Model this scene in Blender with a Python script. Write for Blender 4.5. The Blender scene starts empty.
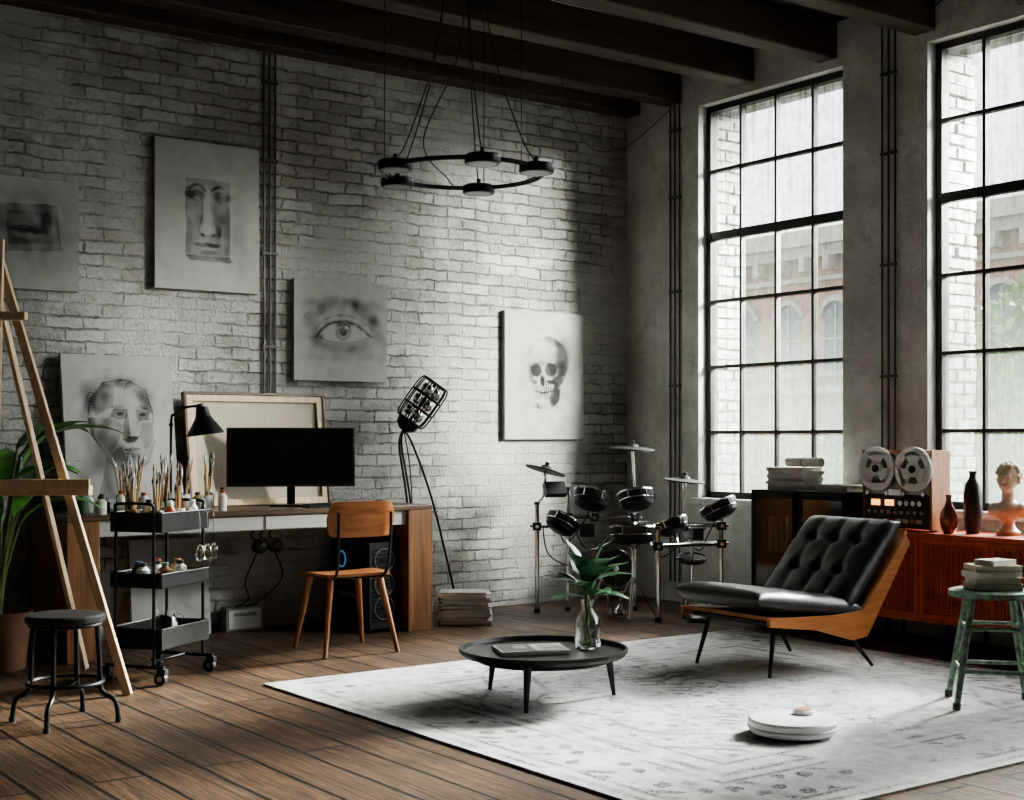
import bpy, bmesh, math, random
import numpy as np
from mathutils import Matrix, Vector, Euler
random.seed(7); np.random.seed(7)
R=math.radians
scene=bpy.context.scene

# ---------------------------------------------------------------- materials
def base_mat(name):
    m=bpy.data.materials.new(name); m.use_nodes=True
    nt=m.node_tree; nt.nodes.clear()
    out=nt.nodes.new('ShaderNodeOutputMaterial'); b=nt.nodes.new('ShaderNodeBsdfPrincipled')
    nt.links.new(b.outputs[0],out.inputs[0])
    return m,nt,b,out
def N(nt,t,**k):
    n=nt.nodes.new(t)
    for a,v in k.items(): setattr(n,a,v)
    return n
def rgba(c): return (c[0],c[1],c[2],1)
def mixc(nt,fac,a,b,blend='MIX'):
    n=nt.nodes.new('ShaderNodeMix'); n.data_type='RGBA'; n.blend_type=blend; n.clamp_factor=True
    for i,s in ((0,fac),(6,a),(7,b)):
        if isinstance(s,bpy.types.NodeSocket): nt.links.new(s,n.inputs[i])
        elif i==0: n.inputs[0].default_value=s
        else: n.inputs[i].default_value=rgba(s)
    return n.outputs[2]
def ramp(nt,src,stops):
    n=nt.nodes.new('ShaderNodeValToRGB'); nt.links.new(src,n.inputs[0])
    e=n.color_ramp.elements
    while len(e)<len(stops): e.new(.5)
    for i,(p,c) in enumerate(stops):
        e[i].position=p; e[i].color=rgba(c) if not isinstance(c,(int,float)) else (c,c,c,1)
    return n.outputs[0]
def noise(nt,vec,scale,detail=4,rough=.55,dist=0):
    n=nt.nodes.new('ShaderNodeTexNoise'); n.inputs['Scale'].default_value=scale
    n.inputs['Detail'].default_value=detail; n.inputs['Roughness'].default_value=rough
    n.inputs['Distortion'].default_value=dist
    nt.links.new(vec,n.inputs['Vector']); return n.outputs[0]
def mapping(nt,scale=(1,1,1),rot=(0,0,0)):
    tc=nt.nodes.new('ShaderNodeTexCoord'); mp=nt.nodes.new('ShaderNodeMapping')
    mp.inputs['Scale'].default_value=scale; mp.inputs['Rotation'].default_value=rot
    nt.links.new(tc.outputs['Object'],mp.inputs['Vector']); return mp.outputs[0]
def math_(nt,op,a,b=None):
    n=nt.nodes.new('ShaderNodeMath'); n.operation=op
    for i,s in ((0,a),(1,b)):
        if s is None: continue
        if isinstance(s,bpy.types.NodeSocket): nt.links.new(s,n.inputs[i])
        else: n.inputs[i].default_value=s
    return n.outputs[0]
def bump(nt,b,h,strength=.3,dist=.01):
    n=nt.nodes.new('ShaderNodeBump'); n.inputs['Strength'].default_value=strength
    n.inputs['Distance'].default_value=dist; nt.links.new(h,n.inputs['Height'])
    nt.links.new(n.outputs[0],b.inputs['Normal'])
def mat(name,c,rough=.5,metal=0,var=.15,scale=9,bmp=0,bscale=80,stretch=(1,1,1),spec=.5,trans=0,emit=0,coat=0):
    m,nt,b,out=base_mat(name)
    v=mapping(nt,stretch); n=noise(nt,v,scale)
    lo=[x*(1-var) for x in c]; hi=[min(1,x*(1+var)) for x in c]
    nt.links.new(ramp(nt,n,[(.3,lo),(.7,hi)]),b.inputs['Base Color'])
    b.inputs['Roughness'].default_value=rough; b.inputs['Metallic'].default_value=metal
    b.inputs['Specular IOR Level'].default_value=spec; b.inputs['Transmission Weight'].default_value=trans
    b.inputs['Coat Weight'].default_value=coat
    if emit: b.inputs['Emission Color'].default_value=rgba(c); b.inputs['Emission Strength'].default_value=emit
    if bmp: bump(nt,b,noise(nt,v,bscale,3),bmp,.004)
    return m
def wood(name,c1,c2,axis='x',rough=.45,sc=1.0,bm=.25):
    m,nt,b,out=base_mat(name)
    s={'x':(1.5,22,22),'y':(22,1.5,22),'z':(22,22,1.5)}[axis]
    v=mapping(nt,[q*sc for q in s]); n=noise(nt,v,1.2,6,.6,.6)
    v2=mapping(nt,[q*sc*4 for q in s]); n2=noise(nt,v2,1.5,3,.6)
    f=math_(nt,'ADD',math_(nt,'MULTIPLY',n,.75),math_(nt,'MULTIPLY',n2,.25))
    nt.links.new(ramp(nt,f,[(.33,c1),(.66,c2)]),b.inputs['Base Color'])
    b.inputs['Roughness'].default_value=rough; bump(nt,b,f,bm,.003)
    return m

def brick_mat(name,light=(.70,.695,.68),dark=(.20,.19,.18)):
    m,nt,b,out=base_mat(name)
    tc=N(nt,'ShaderNodeTexCoord'); sp=N(nt,'ShaderNodeSeparateXYZ'); nt.links.new(tc.outputs['Object'],sp.inputs[0])
    P=tc.outputs['Object']; cb=N(nt,'ShaderNodeCombineXYZ')
    n0=noise(nt,P,3,3); n1=noise(nt,P,11,6,.8); n2=noise(nt,P,9,6,.8,.6)
    wx=math_(nt,'ADD',math_(nt,'MULTIPLY',n0,.07),math_(nt,'MULTIPLY',n1,.075))
    wz=math_(nt,'ADD',math_(nt,'MULTIPLY',n0,.03),math_(nt,'MULTIPLY',n2,.058))
    nt.links.new(math_(nt,'ADD',sp.outputs[0],wx),cb.inputs[0]); nt.links.new(math_(nt,'ADD',sp.outputs[2],wz),cb.inputs[1])
    br=N(nt,'ShaderNodeTexBrick'); nt.links.new(cb.outputs[0],br.inputs['Vector'])
    br.inputs['Scale'].default_value=1; br.inputs['Brick Width'].default_value=.235; br.inputs['Row Height'].default_value=.076
    br.inputs['Mortar Size'].default_value=.009; br.inputs['Mortar Smooth'].default_value=1.0; br.inputs['Bias'].default_value=0
    br.inputs['Color1'].default_value=(1,1,1,1); br.inputs['Color2'].default_value=(0,0,0,1); br.inputs['Mortar'].default_value=(.5,.5,.5,1)
    big=noise(nt,P,.9,6,.7); mid=noise(nt,P,5,8,.78); mid2=noise(nt,P,1.9,7,.72); fine=noise(nt,P,42,6,.75)
    plaster=ramp(nt,big,[(.47,0),(.56,1)])
    keep=math_(nt,'SUBTRACT',1.0,math_(nt,'MULTIPLY',plaster,.92))
    joint=math_(nt,'MULTIPLY',br.outputs['Fac'],math_(nt,'ADD',math_(nt,'MULTIPLY',keep,.9),.10))
    bc=br.outputs['Color']
    wm=math_(nt,'ADD',math_(nt,'MULTIPLY',bc,-.14),math_(nt,'ADD',math_(nt,'MULTIPLY',mid,.65),math_(nt,'MULTIPLY',mid2,.35)))
    worn=ramp(nt,wm,[(.41,0),(.48,1)]); worn=math_(nt,'MULTIPLY',worn,math_(nt,'ADD',math_(nt,'MULTIPLY',keep,.8),.2))
    c=mixc(nt,ramp(nt,fine,[(.3,0),(.7,1)]),[x*.72 for x in light],light)
    c=mixc(nt,math_(nt,'MULTIPLY',ramp(nt,mid2,[(.4,0),(.62,1)]),.5),c,[x*.58 for x in light])
    c=mixc(nt,math_(nt,'MULTIPLY',worn,.62),c,(.31,.285,.26))
    speck=math_(nt,'MULTIPLY',ramp(nt,fine,[(.54,0),(.62,1)]),worn)
    c=mixc(nt,math_(nt,'MULTIPLY',speck,.65),c,(.15,.135,.12))
    jn=math_(nt,'MULTIPLY',joint,ramp(nt,mid,[(.43,.0),(.55,1)]))
    c=mixc(nt,math_(nt,'MULTIPLY',jn,.9),c,dark)
    nt.links.new(c,b.inputs['Base Color']); b.inputs['Roughness'].default_value=.7
    b.inputs['Specular IOR Level'].default_value=.35
    h=math_(nt,'ADD',math_(nt,'MULTIPLY',joint,-1.0),math_(nt,'MULTIPLY',mid,1.3))
    h=math_(nt,'ADD',h,math_(nt,'MULTIPLY',fine,.6)); h=math_(nt,'ADD',h,math_(nt,'MULTIPLY',worn,-.45)); h=math_(nt,'ADD',h,math_(nt,'MULTIPLY',math_(nt,'MULTIPLY',bc,keep),.4))
    bump(nt,b,h,1.0,.030)
    return m
def plaster_mat(name,k=1.0):
    m,nt,b,out=base_mat(name)
    v=mapping(nt); big=noise(nt,v,1.7,6,.65); mid=noise(nt,v,7,8,.75); f=noise(nt,v,60,5,.7)
    c=mixc(nt,ramp(nt,big,[(.38,0),(.62,1)]),(.46*k,.455*k,.445*k),(.68*k,.675*k,.66*k))
    c=mixc(nt,math_(nt,'MULTIPLY',ramp(nt,mid,[(.48,0),(.64,1)]),.5),c,(.36*k,.35*k,.34*k))
    nt.links.new(c,b.inputs['Base Color']); b.inputs['Roughness'].default_value=.75
    h=math_(nt,'ADD',mid,math_(nt,'MULTIPLY',f,.3)); bump(nt,b,h,.9,.02)
    return m
def plank_mat(name,c1,c2,c3,w=.17,L=2.6,rough=(.32,.6),gap=.006,offset=.37):
    m,nt,b,out=base_mat(name)
    tc=N(nt,'ShaderNodeTexCoord'); sp=N(nt,'ShaderNodeSeparateXYZ'); nt.links.new(tc.outputs['Object'],sp.inputs[0])
    cb=N(nt,'ShaderNodeCombineXYZ'); nt.links.new(sp.outputs[1],cb.inputs[0]); nt.links.new(math_(nt,'ADD',sp.outputs[0],math_(nt,'MULTIPLY',noise(nt,tc.outputs['Object'],1.7,3),.014)),cb.inputs[1])
    br=N(nt,'ShaderNodeTexBrick'); nt.links.new(cb.outputs[0],br.inputs['Vector']); br.offset=offset
    br.inputs['Scale'].default_value=1; br.inputs['Brick Width'].default_value=L; br.inputs['Row Height'].default_value=w
    br.inputs['Mortar Size'].default_value=gap; br.inputs['Mortar Smooth'].default_value=.15
    br.inputs['Color1'].default_value=(0,0,0,1); br.inputs['Color2'].default_value=(1,1,1,1)
    cb2=N(nt,'ShaderNodeCombineXYZ'); nt.links.new(math_(nt,'MULTIPLY',sp.outputs[1],1.3),cb2.inputs[0])
    nt.links.new(math_(nt,'MULTIPLY',sp.outputs[0],24),cb2.inputs[1]); nt.links.new(math_(nt,'MULTIPLY',br.outputs['Color'],19),cb2.inputs[2])
    g=noise(nt,cb2.outputs[0],1.3,8,.72,1.2); g2=noise(nt,tc.outputs['Object'],2.6,8,.75)
    c=mixc(nt,ramp(nt,g,[(.36,0),(.62,1)]),c1,c2)
    c=mixc(nt,math_(nt,'MULTIPLY',br.outputs['Color'],.75),c,c3)
    c=mixc(nt,math_(nt,'MULTIPLY',ramp(nt,g,[(.40,1),(.50,0)]),.5),c,[x*.6 for x in c1])
    c=mixc(nt,math_(nt,'MULTIPLY',ramp(nt,g2,[(.42,0),(.60,1)]),.65),c,[x*.45 for x in c1])
    c=mixc(nt,br.outputs['Fac'],c,[x*.06 for x in c1])
    nt.links.new(c,b.inputs['Base Color'])
    nt.links.new(ramp(nt,g,[(.3,rough[1]),(.7,rough[0])]),b.inputs['Roughness'])
    h=math_(nt,'ADD',math_(nt,'MULTIPLY',br.outputs['Fac'],-1.8),math_(nt,'MULTIPLY',g,.6))
    bump(nt,b,h,1.0,.011)
    return m
def glass_mat(name):
    m=bpy.data.materials.new(name); m.use_nodes=True; nt=m.node_tree; nt.nodes.clear()
    out=N(nt,'ShaderNodeOutputMaterial'); tr=N(nt,'ShaderNodeBsdfTransparent'); tl=N(nt,'ShaderNodeBsdfTranslucent'); gl=N(nt,'ShaderNodeBsdfGlossy')
    gl.inputs['Roughness'].default_value=.05; tl.inputs[0].default_value=(.45,.50,.44,1)
    v=mapping(nt,(1,9,.5)); st=noise(nt,v,3.2,6,.7)
    v2=mapping(nt,(1,1,1)); sm=noise(nt,v2,16,7,.78)
    streak=ramp(nt,st,[(.50,0),(.60,1)]); smud=ramp(nt,sm,[(.42,0),(.64,1)])
    nt.links.new(mixc(nt,math_(nt,'ADD',math_(nt,'MULTIPLY',streak,.45),math_(nt,'MULTIPLY',smud,.40)),(.93,.95,.94),(.50,.53,.51)),tr.inputs[0])
    sp=N(nt,'ShaderNodeSeparateXYZ'); nt.links.new(v2,sp.inputs[0])
    low=ramp(nt,math_(nt,'MULTIPLY',sp.outputs[2],.25),[(.32,.09),(.52,.010)])
    f=math_(nt,'ADD',low,math_(nt,'MULTIPLY',streak,.012))
    mx=N(nt,'ShaderNodeMixShader'); nt.links.new(f,mx.inputs[0]); nt.links.new(tr.outputs[0],mx.inputs[1]); nt.links.new(tl.outputs[0],mx.inputs[2])
    mx2=N(nt,'ShaderNodeMixShader'); mx2.inputs[0].default_value=.03; nt.links.new(mx.outputs[0],mx2.inputs[1]); nt.links.new(gl.outputs[0],mx2.inputs[2])
    nt.links.new(mx2.outputs[0],out.inputs[0]); return m
def pane_mat(name):
    m=bpy.data.materials.new(name); m.use_nodes=True; nt=m.node_tree; nt.nodes.clear()
    out=N(nt,'ShaderNodeOutputMaterial'); tr=N(nt,'ShaderNodeBsdfTransparent'); gl=N(nt,'ShaderNodeBsdfGlossy'); gl.inputs['Roughness'].default_value=.08
    tr.inputs[0].default_value=(.75,.75,.73,1)
    mx=N(nt,'ShaderNodeMixShader'); mx.inputs[0].default_value=.12; nt.links.new(tr.outputs[0],mx.inputs[1]); nt.links.new(gl.outputs[0],mx.inputs[2]); nt.links.new(mx.outputs[0],out.inputs[0]); return m
def attr_mat(name,rough=.85,grain=.12,gs=260,bm=.15,mott=0):
    m,nt,b,out=base_mat(name)
    a=N(nt,'ShaderNodeAttribute'); a.attribute_name='Col'
    v=mapping(nt); n=noise(nt,v,gs,3); n2=noise(nt,v,6,6,.7)
    f=math_(nt,'ADD',math_(nt,'MULTIPLY',n,.6),math_(nt,'MULTIPLY',n2,.4))
    c=mixc(nt,1.0,a.outputs['Color'],ramp(nt,f,[(.3,1-grain*1.5),(.7,1.0)]),'MULTIPLY')
    if mott:
        n3=noise(nt,v,11,9,.85); n4=noise(nt,v,1.6,5,.7)
        k=math_(nt,'MULTIPLY',ramp(nt,n3,[(.44,0),(.56,1)]),ramp(nt,n4,[(.38,.30),(.60,1)]))
        c=mixc(nt,math_(nt,'MULTIPLY',k,mott),c,(.19,.19,.19))
    nt.links.new(c,b.inputs['Base Color']); b.inputs['Roughness'].default_value=rough
    b.inputs['Specular IOR Level'].default_value=.2; bump(nt,b,n,bm,.002); return m

m_brick=brick_mat('white_brick'); m_plaster=plaster_mat('old_plaster'); m_white_wall=plaster_mat('white_plaster',.95)
m_floor=plank_mat('oak_planks',(.062,.033,.018),(.19,.108,.058),(.078,.048,.030),w=.205,gap=.009,L=2.9)
m_ceil=plank_mat('dark_ceiling_planks',(.022,.014,.010),(.055,.037,.027),(.035,.024,.018),w=.14,L=3.5)
m_beam=wood('beam_wood',(.016,.011,.0085),(.080,.052,.038),'x',.65,.6,.9)
m_frame=mat('window_steel',(.040,.037,.035),.5,.4,.3)
m_glass=glass_mat('old_window_glass'); m_pane2=pane_mat('cabinet_glass')
m_black=mat('black_metal',(.018,.018,.019),.4,.6,.2)
m_blackp=mat('black_plastic',(.020,.020,.021),.4,0,.2)
m_pipe=mat('conduit_grey',(.09,.085,.08),.5,.5,.2)
m_chrome=mat('chrome',(.75,.75,.76),.14,1,.1)
m_steel=mat('brushed_steel',(.42,.42,.43),.35,1,.15)
m_deskw=wood('desk_wood',(.12,.050,.022),(.33,.16,.070),'z',.45)
m_desktop=wood('desk_top_wood',(.05,.032,.022),(.14,.09,.06),'x',.35)
m_greypaint=mat('grey_lacquer',(.50,.51,.51),.35,0,.05)
m_darkgrey=mat('dark_grey_plastic',(.20,.20,.205),.4,0,.1)
m_pine=wood('pine',(.56,.40,.25),(.80,.63,.43),'z',.5)
m_teak=wood('teak',(.22,.075,.025),(.44,.175,.062),'x',.35)
m_teakz=wood('teak_leg',(.20,.075,.028),(.38,.16,.065),'z',.4)
m_leather=mat('black_leather',(.020,.020,.021),.28,0,.25,12,.6,160,spec=.65)
m_white=mat('white_plastic',(.82,.82,.82),.35,0,.03)
m_paper=mat('paper',(.66,.64,.60),.8,0,.15,14)
m_screen=mat('screen_glass',(.008,.008,.009),.12,0,.1)
m_clear=mat('clear_glass',(.93,.96,.95),.03,0,.02,trans=1)
m_leaf=mat('leaf_green',(.10,.30,.06),.4,0,.4,18)
m_leaf2=mat('leaf_dark',(.035,.105,.045),.42,0,.4,18,spec=.35)
m_stem=mat('stem',(.16,.22,.08),.5,0,.3)
m_soil=mat('soil',(.04,.028,.02),.9,0,.5)
m_terra=mat('terracotta',(.16,.075,.045),.7,0,.2)
m_red=mat('red_lacquer',(.46,.070,.024),.4,0,.2)
m_green=mat('chipped_green_paint',(.125,.185,.14),.5,.1,.65,30,.4)
m_copper=mat('copper_glaze',(.30,.12,.08),.25,.4,.4)
m_stone=mat('bust_stone',(.66,.60,.48),.6,0,.25,14,.2)
m_canvas=attr_mat('canvas_drawing'); m_rug=attr_mat('rug_wool',.95,.25,120,.6,mott=.62)
m_linen=mat('linen_back',(.50,.45,.36),.9,0,.12,60)
m_amber=mat('amber_meter',(1,.45,.12),.3,0,0,emit=1.0)
m_bluedim=mat('fan_glow',(.08,.22,.40),.3,0,0,emit=.25)
m_rose=mat('rose_gold',(.75,.36,.26),.3,.8,.1)
m_mesh=mat('pad_mesh',(.030,.030,.032),.6,0,.2)
cols=[mat('paint_%d'%i,c,.4,0,.1) for i,c in enumerate([(.42,.07,.04),(.78,.77,.73),(.03,.03,.03),(.08,.16,.35),(.6,.42,.15),(.25,.14,.08),(.12,.26,.16)])]

# ---------------------------------------------------------------- builder
def catmull(pts,k=6):
    P=[Vector(p) for p in pts]; out=[]
    for i in range(len(P)-1):
        a=P[max(i-1,0)];b=P[i];c=P[i+1];d=P[min(i+2,len(P)-1)]
        for j in range(k):
            t=j/k; out.append(.5*((2*b)+(c-a)*t+(2*a-5*b+4*c-d)*t*t+(3*b-a-3*c+d)*t**3))
    out.append(P[-1]); return out
class B:
    def __init__(s,name): s.name=name; s.v=[]; s.f=[]; s.m=[]; s.mats=[]; s.X=Matrix()
    def mi(s,m):
        if m not in s.mats: s.mats.append(m)
        return s.mats.index(m)
    def add(s,vs,fs,m):
        o=len(s.v); s.v+= [tuple(s.X@Vector(p)) for p in vs]; s.f+=[tuple(i+o for i in f) for f in fs]; s.m+=[s.mi(m)]*len(fs)
    def box(s,c,d,m,rot=(0,0,0)):
        E=Euler(rot).to_matrix(); vs=[]
        for x in(-.5,.5):
            for y in(-.5,.5):
                for z in(-.5,.5): vs.append(Vector(c)+E@Vector((x*d[0],y*d[1],z*d[2])))
        s.add(vs,[(0,1,3,2),(4,6,7,5),(0,4,5,1),(2,3,7,6),(0,2,6,4),(1,5,7,3)],m)
    def bx(s,x0,x1,y0,y1,z0,z1,m): s.box(((x0+x1)/2,(y0+y1)/2,(z0+z1)/2),(x1-x0,y1-y0,z1-z0),m)
    def beam(s,p,q,w,t,m,up=(0,0,1)):
        p=Vector(p);q=Vector(q);d=(q-p);L=d.length;d.normalize();u=Vector(up)
        if abs(d.dot(u))>.98:u=Vector((1,0,0))
        a=d.cross(u).normalized();b=a.cross(d); vs=[]
        for e in (p,q):
            for i,j in((-1,-1),(1,-1),(1,1),(-1,1)): vs.append(e+a*(i*w/2)+b*(j*t/2))
        s.add(vs,[(0,1,2,3),(7,6,5,4),(0,4,5,1),(1,5,6,2),(2,6,7,3),(3,7,4,0)],m)
    def cyl(s,p,q,r1,m,r2=None,n=20):
        if r2 is None:r2=r1
        p=Vector(p);q=Vector(q);d=(q-p).normalized();u=Vector((0,0,1)) if abs(d.z)<.9 else Vector((1,0,0))
        a=d.cross(u).normalized();b=d.cross(a);vs=[]
        for e,r in((p,r1),(q,r2)):
            for i in range(n):
                t=2*math.pi*i/n; vs.append(e+a*(r*math.cos(t))+b*(r*math.sin(t)))
        fs=[(i,(i+1)%n,n+(i+1)%n,n+i) for i in range(n)]+[tuple(range(n)),tuple(range(2*n-1,n-1,-1))]
        s.add(vs,fs,m)
    def tube(s,pts,r,m,n=8,smooth=0,closed=False,taper=None):
        P=catmull(pts,smooth) if smooth else [Vector(p) for p in pts]
        K=len(P);vs=[];a=None
        for i in range(K):
            if closed: d=P[(i+1)%K]-P[i-1]
            else: d=P[min(i+1,K-1)]-P[max(i-1,0)]
            d.normalize()
            if a is None:
                u=Vector((0,0,1)) if abs(d.z)<.9 else Vector((1,0,0)); a=d.cross(u).normalized()
            else: a=(a-d*a.dot(d)).normalized()
            b=d.cross(a); rr=r if taper is None else r*(1-(1-taper)*i/(K-1))
            for j in range(n):
                t=2*math.pi*j/n; vs.append(P[i]+a*(rr*math.cos(t))+b*(rr*math.sin(t)))
        fs=[]
        for i in range(K if closed else K-1):
            for j in range(n):
                i2=(i+1)%K; fs.append((i*n+j,i*n+(j+1)%n,i2*n+(j+1)%n,i2*n+j))
        if not closed: fs+=[tuple(range(n)),tuple(range(K*n-1,(K-1)*n-1,-1))]
        s.add(vs,fs,m)
    def ring(s,c,Rr,r,m,nrm=(0,0,1),n=40,k=8):
        q=Vector((0,0,1)).rotation_difference(Vector(nrm).normalized())
        s.tube([Vector(c)+q@Vector((Rr*math.cos(2*math.pi*i/n),Rr*math.sin(2*math.pi*i/n),0)) for i in range(n)],r,m,n=k,closed=True)
    def lathe(s,prof,m,c=(0,0,0),n=32,nrm=(0,0,1)):
        q=Vector((0,0,1)).rotation_difference(Vector(nrm).normalized());vs=[];K=len(prof)
        for r,z in prof:
            for j in range(n):
                t=2*math.pi*j/n; vs.append(Vector(c)+q@Vector((r*math.cos(t),r*math.sin(t),z)))
        fs=[(i*n+j,i*n+(j+1)%n,(i+1)*n+(j+1)%n,(i+1)*n+j) for i in range(K-1) for j in range(n)]
        if prof[0][0]>1e-4: fs.append(tuple(range(n)))
        if prof[-1][0]>1e-4: fs.append(tuple(range((K-1)*n,K*n)))
        s.add(vs,fs,m)
    def sph(s,c,r,m,n=16,rot=(0,0,0)):
        if not isinstance(r,(tuple,list)): r=(r,r,r)
        E=Euler(rot).to_matrix();k=n//2;vs=[];fs=[]
        for i in range(k+1):
            for j in range(n):
                a=math.pi*i/k;t=2*math.pi*j/n
                vs.append(Vector(c)+E@Vector((r[0]*math.sin(a)*math.cos(t),r[1]*math.sin(a)*math.sin(t),r[2]*math.cos(a))))
        fs=[(i*n+j,i*n+(j+1)%n,(i+1)*n+(j+1)%n,(i+1)*n+j) for i in range(k) for j in range(n)]
        s.add(vs,fs,m)
    def prism(s,poly,axis,a,b,m):
        def P(u,v,w): return {'x':(w,u,v),'y':(u,w,v),'z':(u,v,w)}[axis]
        n=len(poly); vs=[P(u,v,a) for u,v in poly]+[P(u,v,b) for u,v in poly]
        s.add(vs,[tuple(range(n)),tuple(range(2*n-1,n-1,-1))]+[(i,n+i,n+(i+1)%n,(i+1)%n) for i in range(n)],m)
    def grid(s,P,m):
        r=len(P);c=len(P[0]); s.add([p for row in P for p in row],[(i*c+j,i*c+j+1,(i+1)*c+j+1,(i+1)*c+j) for i in range(r-1) for j in range(c-1)],m)
    def cushion(s,w,d,t,m,tu=(),tv=(),n=44,dim=.03,p=8,crease=.010):
        def tr(i): a=-1+2*i/n; return math.sin(a*math.pi/2)
        for sg in (1,-1):
            P=[]
            for i in range(n+1):
                row=[]
                for j in range(n+1):
                    u=tr(i);v=tr(j); h=t/2*max(0,(1-abs(u)**p)*(1-abs(v)**p))**.42
                    x=u*w/2;y=v*d/2
                    if sg>0:
                        e=(1-abs(u)**12)*(1-abs(v)**12)
                        for a in tu: h-=crease*e*math.exp(-((x-a)/.011)**2)
                        for b in tv: h-=crease*e*math.exp(-((y-b)/.011)**2)
                        for a in tu:
                            for b in tv: h-=dim*math.exp(-((x-a)**2+(y-b)**2)/.028**2)
                        h+=.003*math.sin(37*x+11*y)*math.sin(29*y)*e
                    row.append((x,y,sg*h))
                P.append(row)
            s.grid(P,m)
    def leaf(s,base,az,el,L,W,droop,m,fold=.25,tip=.8,k=10):
        p=Vector(base);P=[];side=Vector((-math.sin(az),math.cos(az),0))
        for i in range(k+1):
            t=i/k; e=el-droop*t; d=Vector((math.cos(az)*math.cos(e),math.sin(az)*math.cos(e),math.sin(e)))
            up=side.cross(d)*-1
            if up.z<0: up=-up
            w=W/2*math.sin(math.pi*min(1,t**.85*.97+.02))**tip
            P.append([p+side*(w*q)+up*(abs(q)*w*fold+.003*math.sin(9*t+q*3)) for q in(-1,-.5,0,.5,1)])
            p=p+d*(L/k)
        s.grid(P,m)
    def done(s,loc=(0,0,0),rz=0,bevel=0,ang=35,remesh=0,seg=2,rot=None):
        me=bpy.data.meshes.new(s.name); me.from_pydata(s.v,[],s.f)
        for m in s.mats: me.materials.append(m)
        me.polygons.foreach_set('material_index',s.m)
        bm=bmesh.new(); bm.from_mesh(me); bmesh.ops.recalc_face_normals(bm,faces=bm.faces); bm.to_mesh(me); bm.free()
        me.polygons.foreach_set('use_smooth',[True]*len(me.polygons)); me.set_sharp_from_angle(angle=R(ang)); me.update()
        o=bpy.data.objects.new(s.name,me); scene.collection.objects.link(o); o.location=loc; o.rotation_euler=rot if rot else (0,0,rz)
        if remesh:
            md=o.modifiers.new('r','REMESH'); md.mode='VOXEL'; md.voxel_size=remesh; md.use_smooth_shade=True
            sm=o.modifiers.new('s','SMOOTH'); sm.iterations=3; sm.factor=.6
        if bevel:
            md=o.modifiers.new('b','BEVEL'); md.width=bevel; md.segments=seg; md.limit_method='ANGLE'; md.angle_limit=R(40); md.harden_normals=False
        return o
def colour_grid(name,w,h,thick,nx,colfn,material,loc,rot,edge=None):
    """flat panel in local XZ plane facing -Y, coloured per vertex (drawn artwork / woven pattern)"""
    ny=max(2,int(nx*h/w)); X,Z=np.meshgrid(np.linspace(-w/2,w/2,nx+1),np.linspace(0,h,ny+1))
    C=colfn(X,Z)
    V=np.stack([X.ravel(),np.zeros(X.size),Z.ravel()],1)
    idx=np.arange(X.size).reshape(X.shape)
    F=np.stack([idx[:-1,:-1].ravel(),idx[:-1,1:].ravel(),idx[1:,1:].ravel(),idx[1:,:-1].ravel()],1)
    o=len(V); bx=[(-w/2,0,0),(w/2,0,0),(w/2,0,h),(-w/2,0,h),(-w/2,thick,0),(w/2,thick,0),(w/2,thick,h),(-w/2,thick,h)]
    V=V.tolist()+bx; F=F.tolist()+[[o+i for i in f] for f in ((4,7,6,5),(0,4,5,1),(1,5,6,2),(2,6,7,3),(3,7,4,0))]
    me=bpy.data.meshes.new(name); me.from_pydata(V,[],F); me.materials.append(material)
    ed=np.tile(np.array(edge) if edge else C.reshape(-1,3)[0],(8,1)); CC=np.concatenate([C.reshape(-1,3),ed]); CC=np.concatenate([CC,np.ones((len(CC),1))],1)
    a=me.color_attributes.new('Col','FLOAT_COLOR','POINT'); a.data.foreach_set('color',CC.astype(np.float32).ravel())
    ob=bpy.data.objects.new(name,me); scene.collection.objects.link(ob); ob.location=loc; ob.rotation_euler=rot
    return ob

# ---------------------------------------------------------------- room shell
WX=7.0; WY=8.05; CZ=3.93
b=B('floor'); b.bx(-2.5,WX+.46,-3,WY+.2,-.1,0,m_floor); b.done()
b=B('ceiling'); b.bx(-2.5,WX+.46,-3,WY+.2,CZ,CZ+.1,m_ceil); b.done()
b=B('wall_back'); b.bx(-2.5,WX+.46,WY,WY+.2,0,CZ,m_brick); b.done()
b=B('wall_left'); b.bx(-2.7,-2.5,-3,WY+.2,0,CZ,m_white_wall); b.done()
b=B('wall_front'); b.bx(-2.7,WX+.46,-3.2,-3,0,CZ,m_white_wall); b.done()
wins=[(5.92,7.26),(3.92,5.26),(1.92,3.26)]
WB,WT=.78,3.635
b=B('wall_right')
for x0,x1,mm in((WX,WX+.12,m_plaster),(WX+.12,WX+.46,m_brick)):
    b.bx(x0,x1,-3,WY,0,WB,mm); b.bx(x0,x1,-3,WY,WT,CZ,mm)
    ys=[WY]+[q for w in wins for q in (w[1],w[0])]+[-3]
    for i in range(0,len(ys),2): b.bx(x0,x1,ys[i+1],ys[i],WB,WT,mm)
b.done()
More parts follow.
